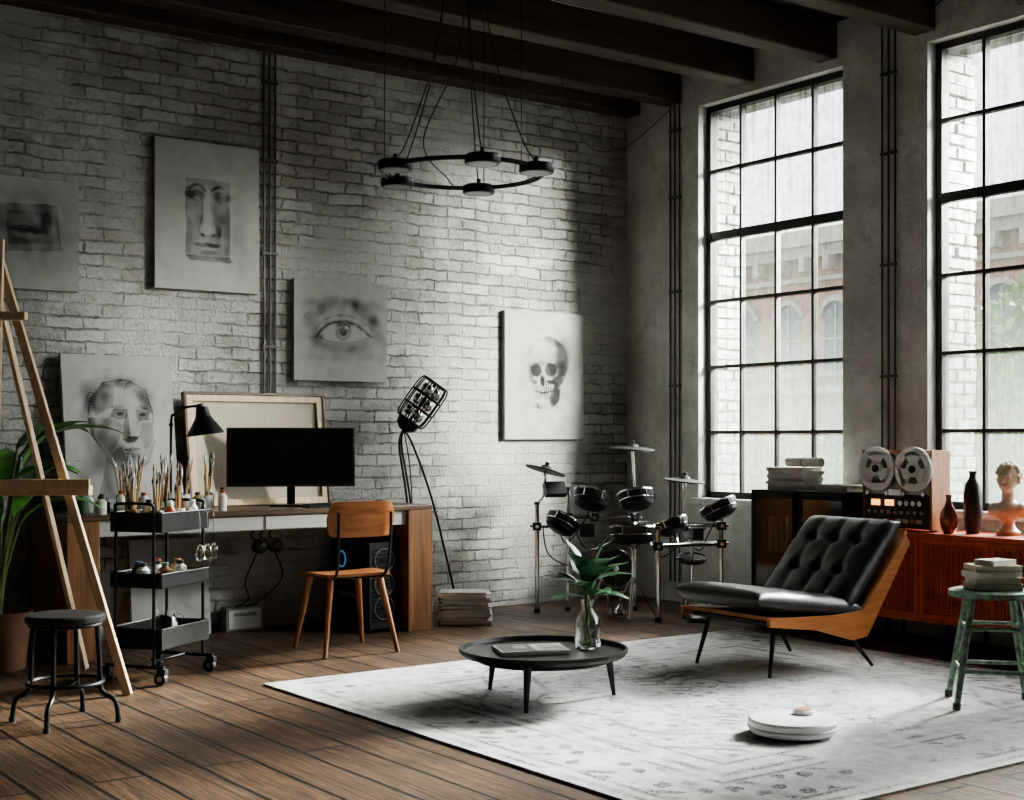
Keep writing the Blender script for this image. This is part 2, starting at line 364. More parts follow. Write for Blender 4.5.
# raised outer reveal bricks on the jambs
m_rbrick=mat('reveal_brick_paint',(.50,.485,.46),.8,0,.4,22,.5,60)
for i,(y0,y1) in enumerate(wins):
    b=B('trim_reveal_%d'%(i+1)); z=WB+.02;k=0
    while z<WT-.07:
        for yy,sg in((y1,-1),(y0,1)):
            xa=WX+.17; segs=[(xa,xa+.17),(xa+.18,WX+.455)] if k%2 else [(xa,xa+.09),(xa+.10,WX+.455)]
            for a_,b_ in segs:
                d=.008+.024*random.random(); j=random.uniform(-.006,.006); b.bx(a_+j,b_,min(yy,yy+sg*d),max(yy,yy+sg*d),z+j,z+.060+j*.5,m_rbrick)
        z+=.077;k+=1
    b.done(bevel=.006)
for i,(y0,y1) in enumerate(wins):
    b=B('window_%d'%(i+1)); x=WX+.10; f=.045
    b.bx(x-.02,x+.05,y0,y0+f,WB,WT,m_frame); b.bx(x-.02,x+.05,y1-f,y1,WB,WT,m_frame)
    b.bx(x-.02,x+.05,y0,y1,WB,WB+f,m_frame); b.bx(x-.02,x+.05,y0,y1,WT-f,WT,m_frame)
    rh=(WT-WB)/6
    for r in range(1,6):
        t=.030 if r==4 else .011
        b.bx(x-.015,x+.035,y0+f,y1-f,WB+r*rh-t,WB+r*rh+t,m_frame)
    for c in range(1,4):
        yc=y0+(y1-y0)*c/4; b.bx(x-.012,x+.03,yc-.011,yc+.011,WB+f,WT-f,m_frame)
    b.bx(x+.012,x+.016,y0+f,y1-f,WB+f,WT-f,m_glass)
    b.done()
    s=B('trim_%d'%(i+1)); s.bx(WX-.05,WX+.08,y0-.03,y1+.03,WB-.05,WB,m_plaster); s.done(bevel=.006)
for y in (7.89,7.435,6.70,5.96,5.20,4.46,3.72,2.98,2.24,1.5,.76,.02,-.72,-1.46,-2.2):
    b=B('ceiling_beam'); b.bx(-2.5,WX,y,y+.16,3.69,CZ,m_beam); b.done(bevel=.012)
def conduit(pts_list,name,clamps):
    b=B(name)
    for p in pts_list: b.cyl(p[0],p[1],.0065,m_pipe,n=10)
    for c,d in clamps: b.box(c,d,m_pipe)
    b.done()
conduit([((x,WY-.012,.8),(x,WY-.012,CZ-.24)) for x in(3.91,3.95,3.99)],'electrical_conduit',[((3.95,WY-.012,z),(.11,.022,.016)) for z in(1.1,1.8,2.4,3.0,3.5)])
conduit([((WX-.012,y,.15),(WX-.012,y,3.7)) for y in(7.45,7.50,7.55)],'electrical_conduit',[((WX-.012,7.5,z),(.022,.12,.016)) for z in(.9,1.6,2.3,3.0,3.5)])
conduit([((WX-.012,y,.15),(WX-.012,y,3.9)) for y in(5.495,5.545,5.595)],'electrical_conduit',[((WX-.012,5.545,z),(.022,.12,.016)) for z in(1.0,1.6,2.3,3.0,3.5)])
b=B('ceiling_cable'); b.tube([(5.4,6.9,3.7),(5.6,7.05,3.45),(6.0,7.3,3.22),(6.6,7.6,3.35),(6.98,7.5,3.68)],.003,m_black,smooth=8); b.tube([(6.98,5.0,3.93),(6.95,5.3,3.78),(6.97,5.545,3.85)],.005,m_black,smooth=6); b.done()

# ---------------------------------------------------------------- art
class Art:
    def __init__(s,X,Z,w,h):
        s.u=X/w; s.v=(Z-h/2)/w; s.D=np.zeros_like(X)
        rg=np.random.RandomState(int(w*1000+h*77)); n=np.zeros_like(X)
        for k in range(24):
            a=rg.uniform(0,6.28);f=rg.uniform(4,60);n+=np.sin(f*(s.u*math.cos(a)+s.v*math.sin(a))+rg.uniform(0,6.28))/(1+f*.03)
        s.n=n/4.; s.r=rg.rand(*X.shape); s.h=np.sin((s.u*.8+s.v)*240+s.n*2.5)
        s.u=s.u+.004*s.n; s.v=s.v+.004*np.sin(s.n*5)
    def line(s,pts,wd=.006,a=.5,sm=True):
        P=[Vector((p[0],p[1],0)) for p in pts]; P=catmull(P,6) if sm and len(pts)>2 else P
        d=np.full_like(s.u,9.)
        for p,q in zip(P[:-1],P[1:]):
            ex,ey=q.x-p.x,q.y-p.y;L=ex*ex+ey*ey+1e-12
            t=np.clip(((s.u-p.x)*ex+(s.v-p.y)*ey)/L,0,1); d=np.minimum(d,np.hypot(s.u-p.x-t*ex,s.v-p.y-t*ey))
        s.D=np.maximum(s.D,np.clip(s.D,0,1)*.5+a*(.55+.35*s.r+.2*s.n)*np.exp(-(d/wd)**2)); return s
    def blob(s,cx,cy,rx,ry,a,rot=0,soft=.35):
        c,n=math.cos(rot),math.sin(rot);x=s.u-cx;y=s.v-cy
        r=np.hypot((x*c+y*n)/rx,(-x*n+y*c)/ry); k=np.clip((1+soft-r)/(2*soft),0,1);k=k*k*(3-2*k)
        s.D=s.D+a*k*(.78+.22*s.h); return s
    def poly(s,P,a,edge=.12):
        ins=np.zeros(s.u.shape,bool); n=len(P)
        for i in range(n):
            x1,y1=P[i];x2,y2=P[(i+1)%n]
            if y1==y2: continue
            ins^=((s.v>min(y1,y2))&(s.v<=max(y1,y2))&(s.u<(s.v-y1)*(x2-x1)/(y2-y1)+x1))
        s.D=np.where(ins,s.D+a*(.80+.20*s.h),s.D)
        if edge: s.line(list(P)+[P[0]],.004,edge+max(a,0)*.35,False)
        return s
    def out(s,base=(.44,.435,.425),ink=(.03,.03,.032),g=1.3):
        D=s.D*(1+.3*s.n)+.06*s.n+.06*(s.r-.5)
        D=np.clip(D*g,-.35,1)[...,None]; return np.clip(np.array(base)*(1-D)+np.array(ink)*D,0.01,.8)
def eye(X,Z,w,h):
    A=Art(X,Z,w,h); A.blob(.02,.04,.44,.32,.08,soft=.5)
    A.blob(-.02,.26,.38,.055,.36,.0,.7).blob(.24,.19,.20,.06,.40,-.5,.6).blob(-.22,.20,.16,.045,.25,.5,.6).blob(.0,.175,.26,.035,.12,.05,.6)
    A.blob(-.30,.02,.07,.13,.30,.2,.7).blob(-.25,-.06,.07,.07,.25,0,.6).blob(.38,.02,.06,.16,.3,.4,.7).blob(0,-.15,.30,.045,.26,.03,.6).blob(.02,-.24,.36,.05,.16,0,.7).blob(.24,-.13,.14,.05,.2,.4,.7)
    A.poly([(-.26,-.05),(-.17,.045),(.02,.095),(.17,.055),(.31,-.035),(.14,-.095),(-.08,-.10)],-.15,0)
    A.blob(.02,.0,.088,.088,.48,soft=.18).blob(.02,-.03,.05,.04,-.18,soft=.5).blob(.02,.005,.042,.042,.6,soft=.2).blob(.05,.035,.020,.018,-1.2,soft=.3).blob(.02,.07,.20,.025,.45,soft=.5).blob(-.22,-.055,.03,.02,.2)
    A.line([(-.27,-.06),(-.17,.045),(.02,.10),(.17,.06),(.33,-.04)],.013,.75).line([(-.25,-.065),(-.08,-.105),(.14,-.10),(.30,-.04)],.007,.4)
    A.line([(-.28,.02),(-.15,.12),(.02,.155),(.2,.115),(.35,.02)],.009,.5).line([(-.26,-.11),(-.08,-.165),(.12,-.16),(.28,-.1)],.007,.25)
    for i in range(9): x=-.14+i*.05; A.line([(x,.07+.02*math.cos(i-4)),(x+.012*(i-4),.115+.02*math.cos(i-4))],.004,.4,False)
    A.line([(-.40,.12),(-.2,.29),(.05,.33),(.3,.26),(.44,.08)],.008,.3); return A.out()
def skull(X,Z,w,h):
    A=Art(X,Z,w,h); A.blob(.10,.02,.38,.42,.14,soft=.5).blob(-.26,.1,.08,.3,.12,0,.7)
    A.poly([(-.22,.10),(-.20,.26),(-.08,.38),(.10,.40),(.25,.30),(.30,.12),(.25,-.02),(.20,-.08),(.18,-.24),(.06,-.34),(-.08,-.33),(-.14,-.22),(-.15,-.10),(-.20,-.02)],.14,.5)
    A.blob(.22,.16,.09,.2,.42,-.1,.5).blob(-.02,.27,.13,.08,-.16,soft=.6).blob(.16,-.05,.07,.05,.55).blob(.2,.02,.05,.03,.3).blob(-.17,.02,.03,.1,.35).blob(.13,-.2,.06,.11,.50,-.2,.4).blob(-.06,-.30,.08,.03,.35).blob(.10,.34,.12,.04,.3,-.4,.5)
    A.blob(-.11,.05,.064,.062,.9,.2,.25).blob(.07,.06,.074,.064,.9,-.2,.25).blob(-.035,-.05,.028,.054,.9,.1,.3).blob(-.02,.12,.14,.02,.35).blob(-.13,-.07,.03,.02,.4).blob(.08,-.06,.05,.02,.5)
    A.blob(-.03,-.155,.10,.035,-.2,soft=.4)
    for i in range(8): A.line([(-.115+.027*i,-.115),(-.11+.026*i,-.205)],.0045,.8,False)
    A.line([(-.125,-.158),(-.03,-.17),(.09,-.15)],.009,.9).line([(-.12,-.22),(0,-.235),(.09,-.21)],.006,.7).line([(.16,-.02),(.15,-.12),(.10,-.24)],.008,.7); return A.out((.38,.375,.365),(.02,.02,.02),g=1.6)
def nose(X,Z,w,h):
    A=Art(X,Z,w,h); A.blob(.30,-.12,.08,.34,.22,0,.6)
    A.poly([(-.21,-.36),(-.21,.33),(.21,.33),(.21,-.36)],.38,.4)
    A.poly([(-.21,-.36),(.21,-.36),(.24,-.40),(-.18,-.40)],.6,.3)
    A.blob(-.01,.03,.04,.24,-.34).blob(-.14,.04,.06,.09,-.12).blob(.10,.0,.045,.22,.34).blob(-.12,.19,.085,.045,.50).blob(.13,.19,.085,.045,.55).blob(-.11,.165,.045,.018,-.35).blob(.13,.165,.045,.018,-.3)
    A.blob(0,-.13,.09,.055,-.24).blob(-.05,-.165,.024,.018,.7).blob(.05,-.165,.024,.018,.7).blob(.10,-.13,.03,.05,.4)
    A.blob(0,-.255,.12,.022,.55).blob(0,-.285,.08,.02,-.2).blob(0,-.325,.08,.018,.4).blob(0,-.22,.08,.012,-.1).blob(-.18,-.18,.03,.14,.25).blob(.18,-.1,.035,.24,.3)
    A.line([(-.19,.24),(-.1,.28),(-.03,.23)],.016,.8).line([(.19,.24),(.1,.28),(.03,.23)],.016,.8).line([(-.17,.16),(-.11,.185),(-.06,.15)],.008,.8).line([(.18,.16),(.12,.185),(.07,.15)],.008,.8).line([(-.06,.2),(-.05,.0),(-.09,-.12),(-.06,-.18),(0,-.17),(.06,-.18),(.09,-.12)],.007,.5); return A.out(g=1.2)
def lips(X,Z,w,h):
    A=Art(X,Z,w,h); A.blob(.05,.05,.42,.36,.30,soft=.5)
    A.poly([(-.24,.26),(.30,.28),(.34,-.14),(-.22,-.18)],.35,.5).poly([(-.17,.20),(.24,.21),(.27,-.08),(-.15,-.11)],.22,.3)
    A.blob(-.02,.12,.12,.07,-.25,soft=.5).blob(.05,.03,.17,.028,.45).blob(.05,-.02,.12,.03,-.22,soft=.5).blob(.2,.1,.05,.12,.3); A.line([(-.12,.05),(0,.075),(.06,.06),(.12,.075),(.23,.05)],.010,.9).line([(-.12,.05),(.06,.02),(.23,.05)],.010,.9); return A.out(g=1.1)
def head(X,Z,w,h):
    A=Art(X,Z,w,h); A.blob(-.10,.12,.36,.44,.10,soft=.5)
    A.poly([(-.26,.28),(-.14,.44),(.08,.47),(.25,.38),(.31,.16),(.29,.04),(.30,-.10),(.24,-.27),(.12,-.37),(-.02,-.36),(-.14,-.22),(-.27,-.02),(-.29,.12)],.12,.5)
    A.poly([(-.26,.28),(-.14,.44),(-.04,.40),(-.06,.22),(-.22,.14)],.30).poly([(-.14,.44),(.08,.47),(.14,.38),(-.04,.40)],.05).poly([(.25,.38),(.31,.16),(.20,.20),(.14,.38)],.26)
    A.poly([(-.06,.20),(.07,.20),(.06,.12),(-.02,.10),(-.09,.13)],.45).poly([(.14,.20),(.27,.18),(.26,.11),(.17,.10)],.45).poly([(.07,.2),(.13,.2),(.17,-.04),(.09,-.05)],-.08)
    A.poly([(.07,.19),(.09,-.05),(.01,-.07),(.03,.08)],.36).poly([(.01,-.07),(.09,-.05),(.17,-.04),(.13,-.09),(.06,-.10)],.62).poly([(-.09,.12),(-.22,.12),(-.24,-.04),(-.10,-.20),(-.02,-.08),(.02,.06)],.22).poly([(-.29,.12),(-.22,.12),(-.24,-.04),(-.14,-.22),(-.27,-.02)],.45)
    A.poly([(.20,.08),(.28,.08),(.29,-.08),(.22,-.16),(.17,-.05)],.18).poly([(.02,-.16),(.10,-.145),(.18,-.16),(.10,-.185)],.55).poly([(.04,-.19),(.16,-.19),(.13,-.235),(.06,-.235)],.28).poly([(.04,-.25),(.15,-.25),(.16,-.33),(.06,-.34)],.05).poly([(-.10,-.20),(.0,-.14),(.04,-.25),(.02,-.36),(-.06,-.30)],.30)
    A.poly([(-.14,-.22),(-.02,-.36),(.12,-.37),(.14,-.5),(.2,-.60),(-.24,-.60),(-.18,-.42)],.34).blob(-.30,.12,.05,.26,.22,0,.6)
    A.blob(-.24,.30,.10,.14,.35,.5,.5).blob(.0,.45,.2,.05,.3,.0,.6).blob(.27,.3,.06,.12,.3,.3,.6).blob(.0,.155,.03,.016,.5).blob(.21,.15,.03,.016,.5).blob(-.02,.215,.07,.018,.3,.1).blob(.20,.215,.06,.018,.3,-.1)
    for i in range(8): A.line([(-.30+.07*i,.26+.14*math.sin(i*.45)),(-.26+.07*i,.34+.13*math.sin(i*.45)),(-.20+.07*i,.33+.14*math.sin(i*.45))],.007,.45)
    return A.out()
def canvas(name,x0,x1,z0,z1,fn,yb=WY-.04,lean=0):
    w=x1-x0;h=z1-z0
    return colour_grid(name,w,h,.035,190,lambda X,Z:fn(X,Z,w,h),m_canvas,((x0+x1)/2,yb,z0),(lean,0,0),edge=(.40,.39,.375))
canvas('lips_drawing_canvas',2.08,2.70,2.07,2.71,lips)
canvas('plaster_face_drawing_canvas',3.17,3.86,2.13,3.05,nose)
canvas('eye_drawing_canvas',4.11,4.81,1.59,2.25,eye)
canvas('skull_drawing_canvas',5.80,6.53,1.205,2.14,skull)
DZ=.79
canvas('head_drawing_canvas',2.59,3.26,DZ+.006,DZ+.926,head,yb=7.85,lean=-R(9))
blank=lambda X,Z,w,h: Art(X,Z,w,h).blob(0,0,.3,.3,.08).out((.40,.40,.40))
canvas('blank_canvas',3.0,3.5,0.003,.60,blank,yb=7.93,lean=-R(6))
b=B('stretched_canvas_back'); w,h=.93,.69
b.bx(-w/2,w/2,.018,.024,0,h,m_linen)
for s_ in(-1,1):
    b.bx(min(s_*w/2,s_*(w/2-.04)),max(s_*w/2,s_*(w/2-.04)),0,.018,0,h,m_pine)
b.bx(-w/2+.04,w/2-.04,0,.018,0,.04,m_pine); b.bx(-w/2+.04,w/2-.04,0,.018,h-.04,h,m_pine)
fr=mat('dark_picture_frame',(.12,.085,.06),.4,0,.3)
for a in((-w/2-.018,-w/2,-.008,.04,0,h+.018),(w/2,w/2+.018,-.008,.04,0,h+.018),(-w/2,w/2,-.008,.04,h,h+.018)): b.bx(*a,fr)
b.done(loc=(3.80,7.83,DZ+.006),rot=(-R(8),0,0),bevel=.002)

# ---------------------------------------------------------------- desk
b=B('desk')
b.bx(2.40,2.58,7.30,8.0,0,DZ-.03,m_deskw); b.bx(4.54,4.72,7.30,8.0,0,DZ-.03,m_deskw)
b.bx(2.40,4.72,7.30,8.0,DZ-.03,DZ,m_desktop)
b.bx(2.58,4.54,7.33,7.98,DZ-.12,DZ-.03,m_greypaint); b.bx(2.95,3.55,7.318,7.33,DZ-.115,DZ-.035,m_greypaint); b.bx(3.57,4.3,7.318,7.33,DZ-.115,DZ-.035,m_greypaint)
b.done(bevel=.004)
b=B('computer_monitor'); w,h=.785,.365
b.box((0,0,.12+h/2),(w,.03,h),m_blackp); b.box((0,-.0155,.12+h/2+.004),(w-.018,.003,h-.026),m_screen); b.box((0,.03,.12+h/2),(.3,.04,.2),m_blackp)
b.box((0,.04,.14),(.05,.02,.27),m_black); b.prism([(-.13,-.11),(.13,-.11),(.13,.10),(-.13,.10)],'z',0,.012,m_black); b.done(loc=(3.91,7.66,DZ+.001),rz=R(-26),bevel=.003)
b=B('keyboard'); b.box((0,0,.008),(.40,.13,.016),m_blackp)
for i in range(14):
    for j in range(5): b.box((-.182+i*.028,-.05+j*.025,.019),(.022,.019,.006),m_black)
b.done(loc=(4.08,7.40,DZ),rz=R(-6))
b=B('computer_mouse'); b.sph((0,0,.015),(.03,.05,.018),m_blackp); b.done(loc=(4.40,7.42,DZ+.003))
b=B('desk_lamp'); b.lathe([(0,0),(.075,0),(.075,.012),(.02,.02),(.012,.03)],m_black,n=28)
b.tube([(0,0,.02),(0,0,.5),(.02,-.01,.56),(.07,-.04,.6),(.14,-.08,.61)],.008,m_black,smooth=6)
b.sph((0,0,.5),.014,m_black); b.cyl((.14,-.08,.62),(.155,-.09,.57),.024,m_black)
b.lathe([(.0,.11),(.034,.105),(.044,.05),(.052,.035),(.105,-.045),(.11,-.06),(.103,-.057),(.046,.03),(0,.04)],m_black,c=(.165,-.095,.50),n=32,nrm=(-.12,.05,1))
b.sph((.165,-.095,.475),.025,m_white); b.done(loc=(3.13,7.66,DZ))
b=B('computer_tower'); b.box((0,0,.29),(.21,.48,.54),m_blackp)
for sx in(-.08,.08):
    for sy in(-.2,.2): b.cyl((sx,sy,0),(sx,sy,.02),.018,m_blackp)
b.box((-.107,.0,.30),(.004,.40,.46),m_screen); b.box((-.111,.02,.34),(.006,.16,.05),m_steel); b.box((-.111,.02,.22),(.006,.24,.03),m_darkgrey); b.ring((-.112,.10,.44),.050,.006,m_bluedim,(1,0,0),24,6); b.box((-.112,.10,.35),(.004,.10,.012),m_bluedim)
for z in(.15,.30,.45):
    b.ring((0,-.246,z),.07,.004,m_darkgrey,(0,1,0),32,6); b.cyl((0,-.242,z),(0,-.250,z),.02,m_black)
for i in range(18): b.box((0,-.243,.07+i*.026),(.17,.006,.008),m_black)
b.done(loc=(4.41,7.62,0),bevel=.003)
b=B('power_adaptor'); b.sph((0,0,0),(.055,.04,.045),m_blackp); b.sph((.10,0,.0),(.055,.04,.045),m_blackp); b.box((.05,0,.03),(.14,.05,.03),m_blackp)
for x in(-.02,.04,.10): b.tube([(x,0,.02),(x-.03,.02,.07),(x+.02,.02,.115)],.005,m_blackp,smooth=5)
b.tube([(.0,.02,-.02),(-.05,.1,-.22),(.02,.2,-.34),(-.02,.30,-.40)],.005,m_blackp,smooth=8); b.tube([(.1,.02,-.02),(.2,.1,-.2),(.12,.2,-.34),(.05,.30,-.40)],.005,m_blackp,smooth=8)
b.done(loc=(3.68,7.62,.555))
b=B('outlet_box'); b.box((0,0,.075),(.25,.08,.15),m_darkgrey); b.box((0,-.042,.075),(.22,.006,.12),m_greypaint); b.box((0,-.046,.105),(.16,.004,.02),m_darkgrey)
b.done(loc=(3.73,7.98,0),bevel=.004)
def brush_jar(x,y,z,r,h,nb,clear=False):
    b=B('brush_jar'); m=m_clear if clear else random.choice([m_steel,cols[5],m_white,m_darkgrey])
    b.lathe([(0,0),(r,0),(r,h),(r-.004,h),(r-.004,.005),(0,.005)],m,n=24)
    for i in range(nb):
        a=random.uniform(0,6.28);t=random.uniform(.3,.8)*r; L=random.uniform(.15,.28);lean=random.uniform(.1,.5)
        p=Vector((t*.3*math.cos(a),t*.3*math.sin(a),.01)); d=Vector((math.cos(a)*lean*.35,math.sin(a)*lean*.35,1)).normalized()
        q=p+d*L; b.cyl(p,q,.0038,random.choice([m_pine,m_pine,m_black,cols[5],cols[4]]),n=8); b.cyl(q,q+d*.02,.005,m_steel,n=8); b.cyl(q+d*.02,q+d*.055,.008,random.choice([cols[5],m_blackp,cols[1]]),r2=.001,n=8)
    b.done(loc=(x,y,z))
def bottle(x,y,z,r,h,mb,mc):
    b=B('paint_bottle'); b.lathe([(0,0),(r,0),(r,h*.7),(r*.5,h*.82),(r*.45,h*.85)],mb,n=20); b.lathe([(r*.55,h*.85),(r*.55,h),(0,h)],mc,n=20); b.done(loc=(x,y,z),bevel=.001)
brush_jar(2.80,7.55,DZ,.04,.10,11); brush_jar(3.02,7.50,DZ,.045,.11,12,True); brush_jar(2.92,7.68,DZ,.04,.12,8)
brush_jar(3.26,7.45,DZ,.035,.09,9); brush_jar(3.13,7.47,DZ,.035,.10,6)
k=0
for x,y in((2.66,7.50),(2.71,7.60),(2.63,7.62),(2.88,7.44),(2.95,7.40),(3.08,7.38),(3.38,7.50),(3.35,7.62),(2.74,7.42),(3.27,7.60),(2.62,7.40),(2.80,7.38),(3.19,7.37),(3.33,7.39),(2.56,7.52)):
    bottle(x,y,DZ,random.uniform(.022,.034),random.uniform(.07,.14),cols[[1,2,1,1,6,5,0,2,1,4][k%10]],cols[[2,0,1,0,2,1,2,1,0,2][k%10]]); k+=1
# ---------------------------------------------------------------- trolley
b=B('utility_cart'); W,Dp=.42,.30
for z0,hh in((.745,.095),(.47,.07),(.17,.10)):
    b.bx(-W/2,W/2,-Dp/2,Dp/2,z0,z0+.006,m_black)
    for a in((-W/2,W/2,-Dp/2,-Dp/2+.005),(-W/2,W/2,Dp/2-.005,Dp/2),(-W/2,-W/2+.005,-Dp/2,Dp/2),(W/2-.005,W/2,-Dp/2,Dp/2)): b.bx(*a,z0,z0+hh,m_black)
    b.tube([(-W/2,-Dp/2,z0+hh),(W/2,-Dp/2,z0+hh),(W/2,Dp/2,z0+hh),(-W/2,Dp/2,z0+hh)],.005,m_black,closed=True)
for sx in(-1,1):
    for sy in(-1,1):
        x=sx*(W/2+.008);y=sy*(Dp/2-.04); b.cyl((x,y,.09),(x,y,.86),.008,m_black,n=10)
    b.tube([(sx*(W/2+.008),-Dp/2+.04,.86),(sx*(W/2+.02),-Dp/2+.06,.885),(sx*(W/2+.02),Dp/2-.06,.885),(sx*(W/2+.008),Dp/2-.04,.86)],.008,m_black,smooth=4)
    b.tube([(sx*(W/2+.008),-Dp/2-.02,.085),(sx*(W/2+.008),Dp/2+.02,.085)],.009,m_black)
    for sy in(-1,1):
        x=sx*(W/2+.008);y=sy*(Dp/2+.01); b.box((x,y,.066),(.03,.045,.03),m_black); b.cyl((x-.014,y+.01,.032),(x+.014,y+.01,.032),.032,m_blackp,n=20); b.cyl((x-.016,y+.01,.032),(x+.016,y+.01,.032),.014,m_steel,n=12)
b.tube([(-W/2-.008,0,.085),(W/2+.008,0,.085)],.008,m_black)
cart=b.done(loc=(2.665,6.66,0),rz=R(34),bevel=.001)
cm=Matrix.Translation((2.665,6.66,0))@Matrix.Rotation(R(34),4,'Z')
def oncart(u,v,z): p=cm@Vector((u,v,z)); return p.x,p.y,z
for u,v,i in((-.15,-.08,0),(-.06,.02,1),(.05,-.07,2),(.14,.04,3),(-.14,.07,4),(.15,-.09,5),(.03,.09,6),(-.05,-.09,7)):
    x,y,z=oncart(u,v,.752)
    if i in(0,2,4): brush_jar(x,y,z,.036,.10,9)
    else: bottle(x,y,z,.028,random.uniform(.11,.16),cols[[1,4,5,6,2,1,1,0][i]],cols[[2,1][i%2]])
for u,v,i in((-.15,0,1),(-.08,-.08,5),(0,.02,1),(.07,-.07,1),(.15,.0,4),(-.07,.08,2),(.09,.08,6)):
    x,y,z=oncart(u,v,.477); bottle(x,y,z,.034,.11,cols[i],cols[(i+1)%7])
x,y,z=oncart(0,-.02,.177); b=B('glass_jug'); b.lathe([(0,0),(.07,0),(.085,.04),(.08,.09),(.055,.13),(.06,.16),(.056,.16),(.05,.13),(.074,.09),(.078,.04),(.065,.006),(0,.006)],m_clear,n=28); b.tube([(.06,0,.14),(.10,0,.12),(.11,0,.07),(.08,0,.05)],.006,m_clear,smooth=5); b.done(loc=(x,y,z))
x,y,z=oncart(.12,-.175,.72)
b=B('hanging_wine_glass')
for dx in(-.05,.02,.08):
    b.tube([(dx,.017,.10),(dx,-.008,.11),(dx,-.012,.0)],.002,m_steel,smooth=4); b.cyl((dx,-.012,0),(dx,-.012,-.05),.003,m_clear,n=8); b.lathe([(.004,-.05),(.022,-.07),(.026,-.10),(.02,-.13)],m_clear,c=(dx,-.012,0),n=18)
b.done(loc=(x,y,z),rz=R(34))
# ---------------------------------------------------------------- easel
b=B('artist_easel')
ap=Vector((1.84,6.72,2.05)); rf=Vector((2.35,6.27,0)); lf=Vector((1.22,6.95,0)); bf=Vector((2.44,7.12,0))
vr=Vector((.807,-.59,0))
b.beam(ap+vr*.05,rf,.028,.040,m_pine); b.beam(ap-vr*.05,lf,.028,.040,m_pine); b.beam(ap+Vector((.02,.05,0)),bf,.025,.03,m_pine)
def lerp(p,q,t): return p+(q-p)*t
b.beam(ap+Vector((.03,-.05,.10)),Vector((1.80,6.56,.55)),.05,.028,m_pine,up=(.59,.8,0))
b.beam(lerp(ap,rf,.54)+vr*.14-Vector((.03,.05,-.02)),lerp(ap,lf,.54)-vr*.06-Vector((.03,.05,-.02)),.075,.045,m_pine)
b.beam(lerp(ap,rf,.54)+vr*.14+Vector((-.05,-.09,.05)),lerp(ap,lf,.54)-vr*.06+Vector((-.05,-.09,.05)),.02,.05,m_pine)
b.beam(lerp(ap,rf,.13)+vr*.10-Vector((.02,.04,0)),lerp(ap,lf,.13)-vr*.05-Vector((.02,.04,0)),.05,.04,m_pine)
b.cyl(lerp(ap,rf,.13)-Vector((.06,.08,0)),lerp(ap,rf,.13),.012,m_steel,n=10)
b.done(bevel=.003)
# ---------------------------------------------------------------- plant left
b=B('potted_banana_plant'); b.lathe([(0,0),(.13,0),(.16,.28),(.17,.30),(.15,.30),(.14,.26),(0,.26)],m_terra,n=32); b.lathe([(.14,.265),(0,.275)],m_soil)
for az,el,L,Wd,hz,dr in((-.15,.75,.62,.17,1.12,1.25),(-.5,.9,.50,.15,.75,1.6),(.30,.8,.50,.15,1.15,1.3),(1.2,1.2,.4,.14,.9,1.0),(2.2,1.1,.5,.15,.8,1.5),(3.1,1.0,.5,.15,.7,1.5),(4.2,1.0,.55,.15,.75,1.6),(-.05,1.2,.42,.14,.85,1.2),(-1.1,1.0,.5,.14,.8,1.7),(-.40,1.0,.50,.17,1.1,1.3),(.1,.35,.34,.13,1.02,.8),(-.4,1.3,.35,.13,1.0,.8),(-.9,.5,.4,.14,1.0,.9)):
    top=Vector((.10*math.cos(az),.10*math.sin(az),hz)); b.tube([(0,0,.26),(.03*math.cos(az),.03*math.sin(az),.26+(hz-.26)*.5),top],.010,m_stem,smooth=5,taper=.6); b.leaf(top,az,el,L,Wd,dr,m_leaf,fold=.2,k=14)
b.done(loc=(2.08,7.40,0))
# ---------------------------------------------------------------- stool (black)
b=B('round_metal_stool'); b.lathe([(0,.425),(.155,.425),(.165,.432),(.165,.452),(.155,.46),(0,.458)],m_blackp,n=40); b.ring((0,0,.418),.145,.009,m_black)
for i in range(4):
    a=R(45+90*i+8);c,s_=math.cos(a),math.sin(a)
    b.tube([(.135*c,.135*s_,.425),(.145*c,.145*s_,.28),(.15*c,.15*s_,.16),(.165*c,.165*s_,.125),(.205*c,.205*s_,.10),(.22*c,.22*s_,.07),(.228*c,.228*s_,.006)],.0105,m_black,smooth=5,n=10)
    b.cyl((.228*c,.228*s_,0),(.228*c,.228*s_,.02),.014,m_blackp,n=12)
    b.beam((.147*c,.147*s_,.15),(-.147*c,-.147*s_,.15),.02,.006,m_black)
b.ring((0,0,.17),.155,.009,m_black); b.done(loc=(1.91,5.83,0))
# ---------------------------------------------------------------- dining chair
b=B('wooden_chair')
P=[];Q=[]
for i in range(15):
    rw=[];rq=[]
    for j in range(15):
        u=-1+2*i/14;v=-1+2*j/14; x=u*(.205+.02*(v+1)/2)*(1-.06*abs(v)**6); y=v*.205*(1-.08*abs(u)**6)
        z=.455-.018*(1-u*u)*(1-v*v)-.02*max(0,v)**3
        rw.append((x,y,z));rq.append((x,y,z-.016))
    P.append(rw);Q.append(rq)
b.grid(P,m_teak);b.grid(Q,m_teak)
edge=[P[i][0] for i in range(15)]+[P[14][j] for j in range(1,15)]+[P[i][14] for i in range(13,-1,-1)]+[P[0][j] for j in range(13,0,-1)]
n=len(edge); b.add(edge+[(p[0],p[1],p[2]-.016) for p in edge],[(i,(i+1)%n,n+(i+1)%n,n+i) for i in range(n)],m_teak)
P=[];Q=[]
for i in range(17):
    rw=[];rq=[]
    for j in range(9):
        u=-1+2*i/16;v=j/8; x=u*.205*(1-.10*abs(u)**8*(2*v-1)**2); zz=.66+.20*v-.012*abs(u)**6*(1 if v>.5 else -1); y=-.235+.045*u*u-.03*v
        rw.append((x,y,zz));rq.append((x,y-.014,zz))
    P.append(rw);Q.append(rq)
b.grid(P,m_teak);b.grid(Q,m_teak)
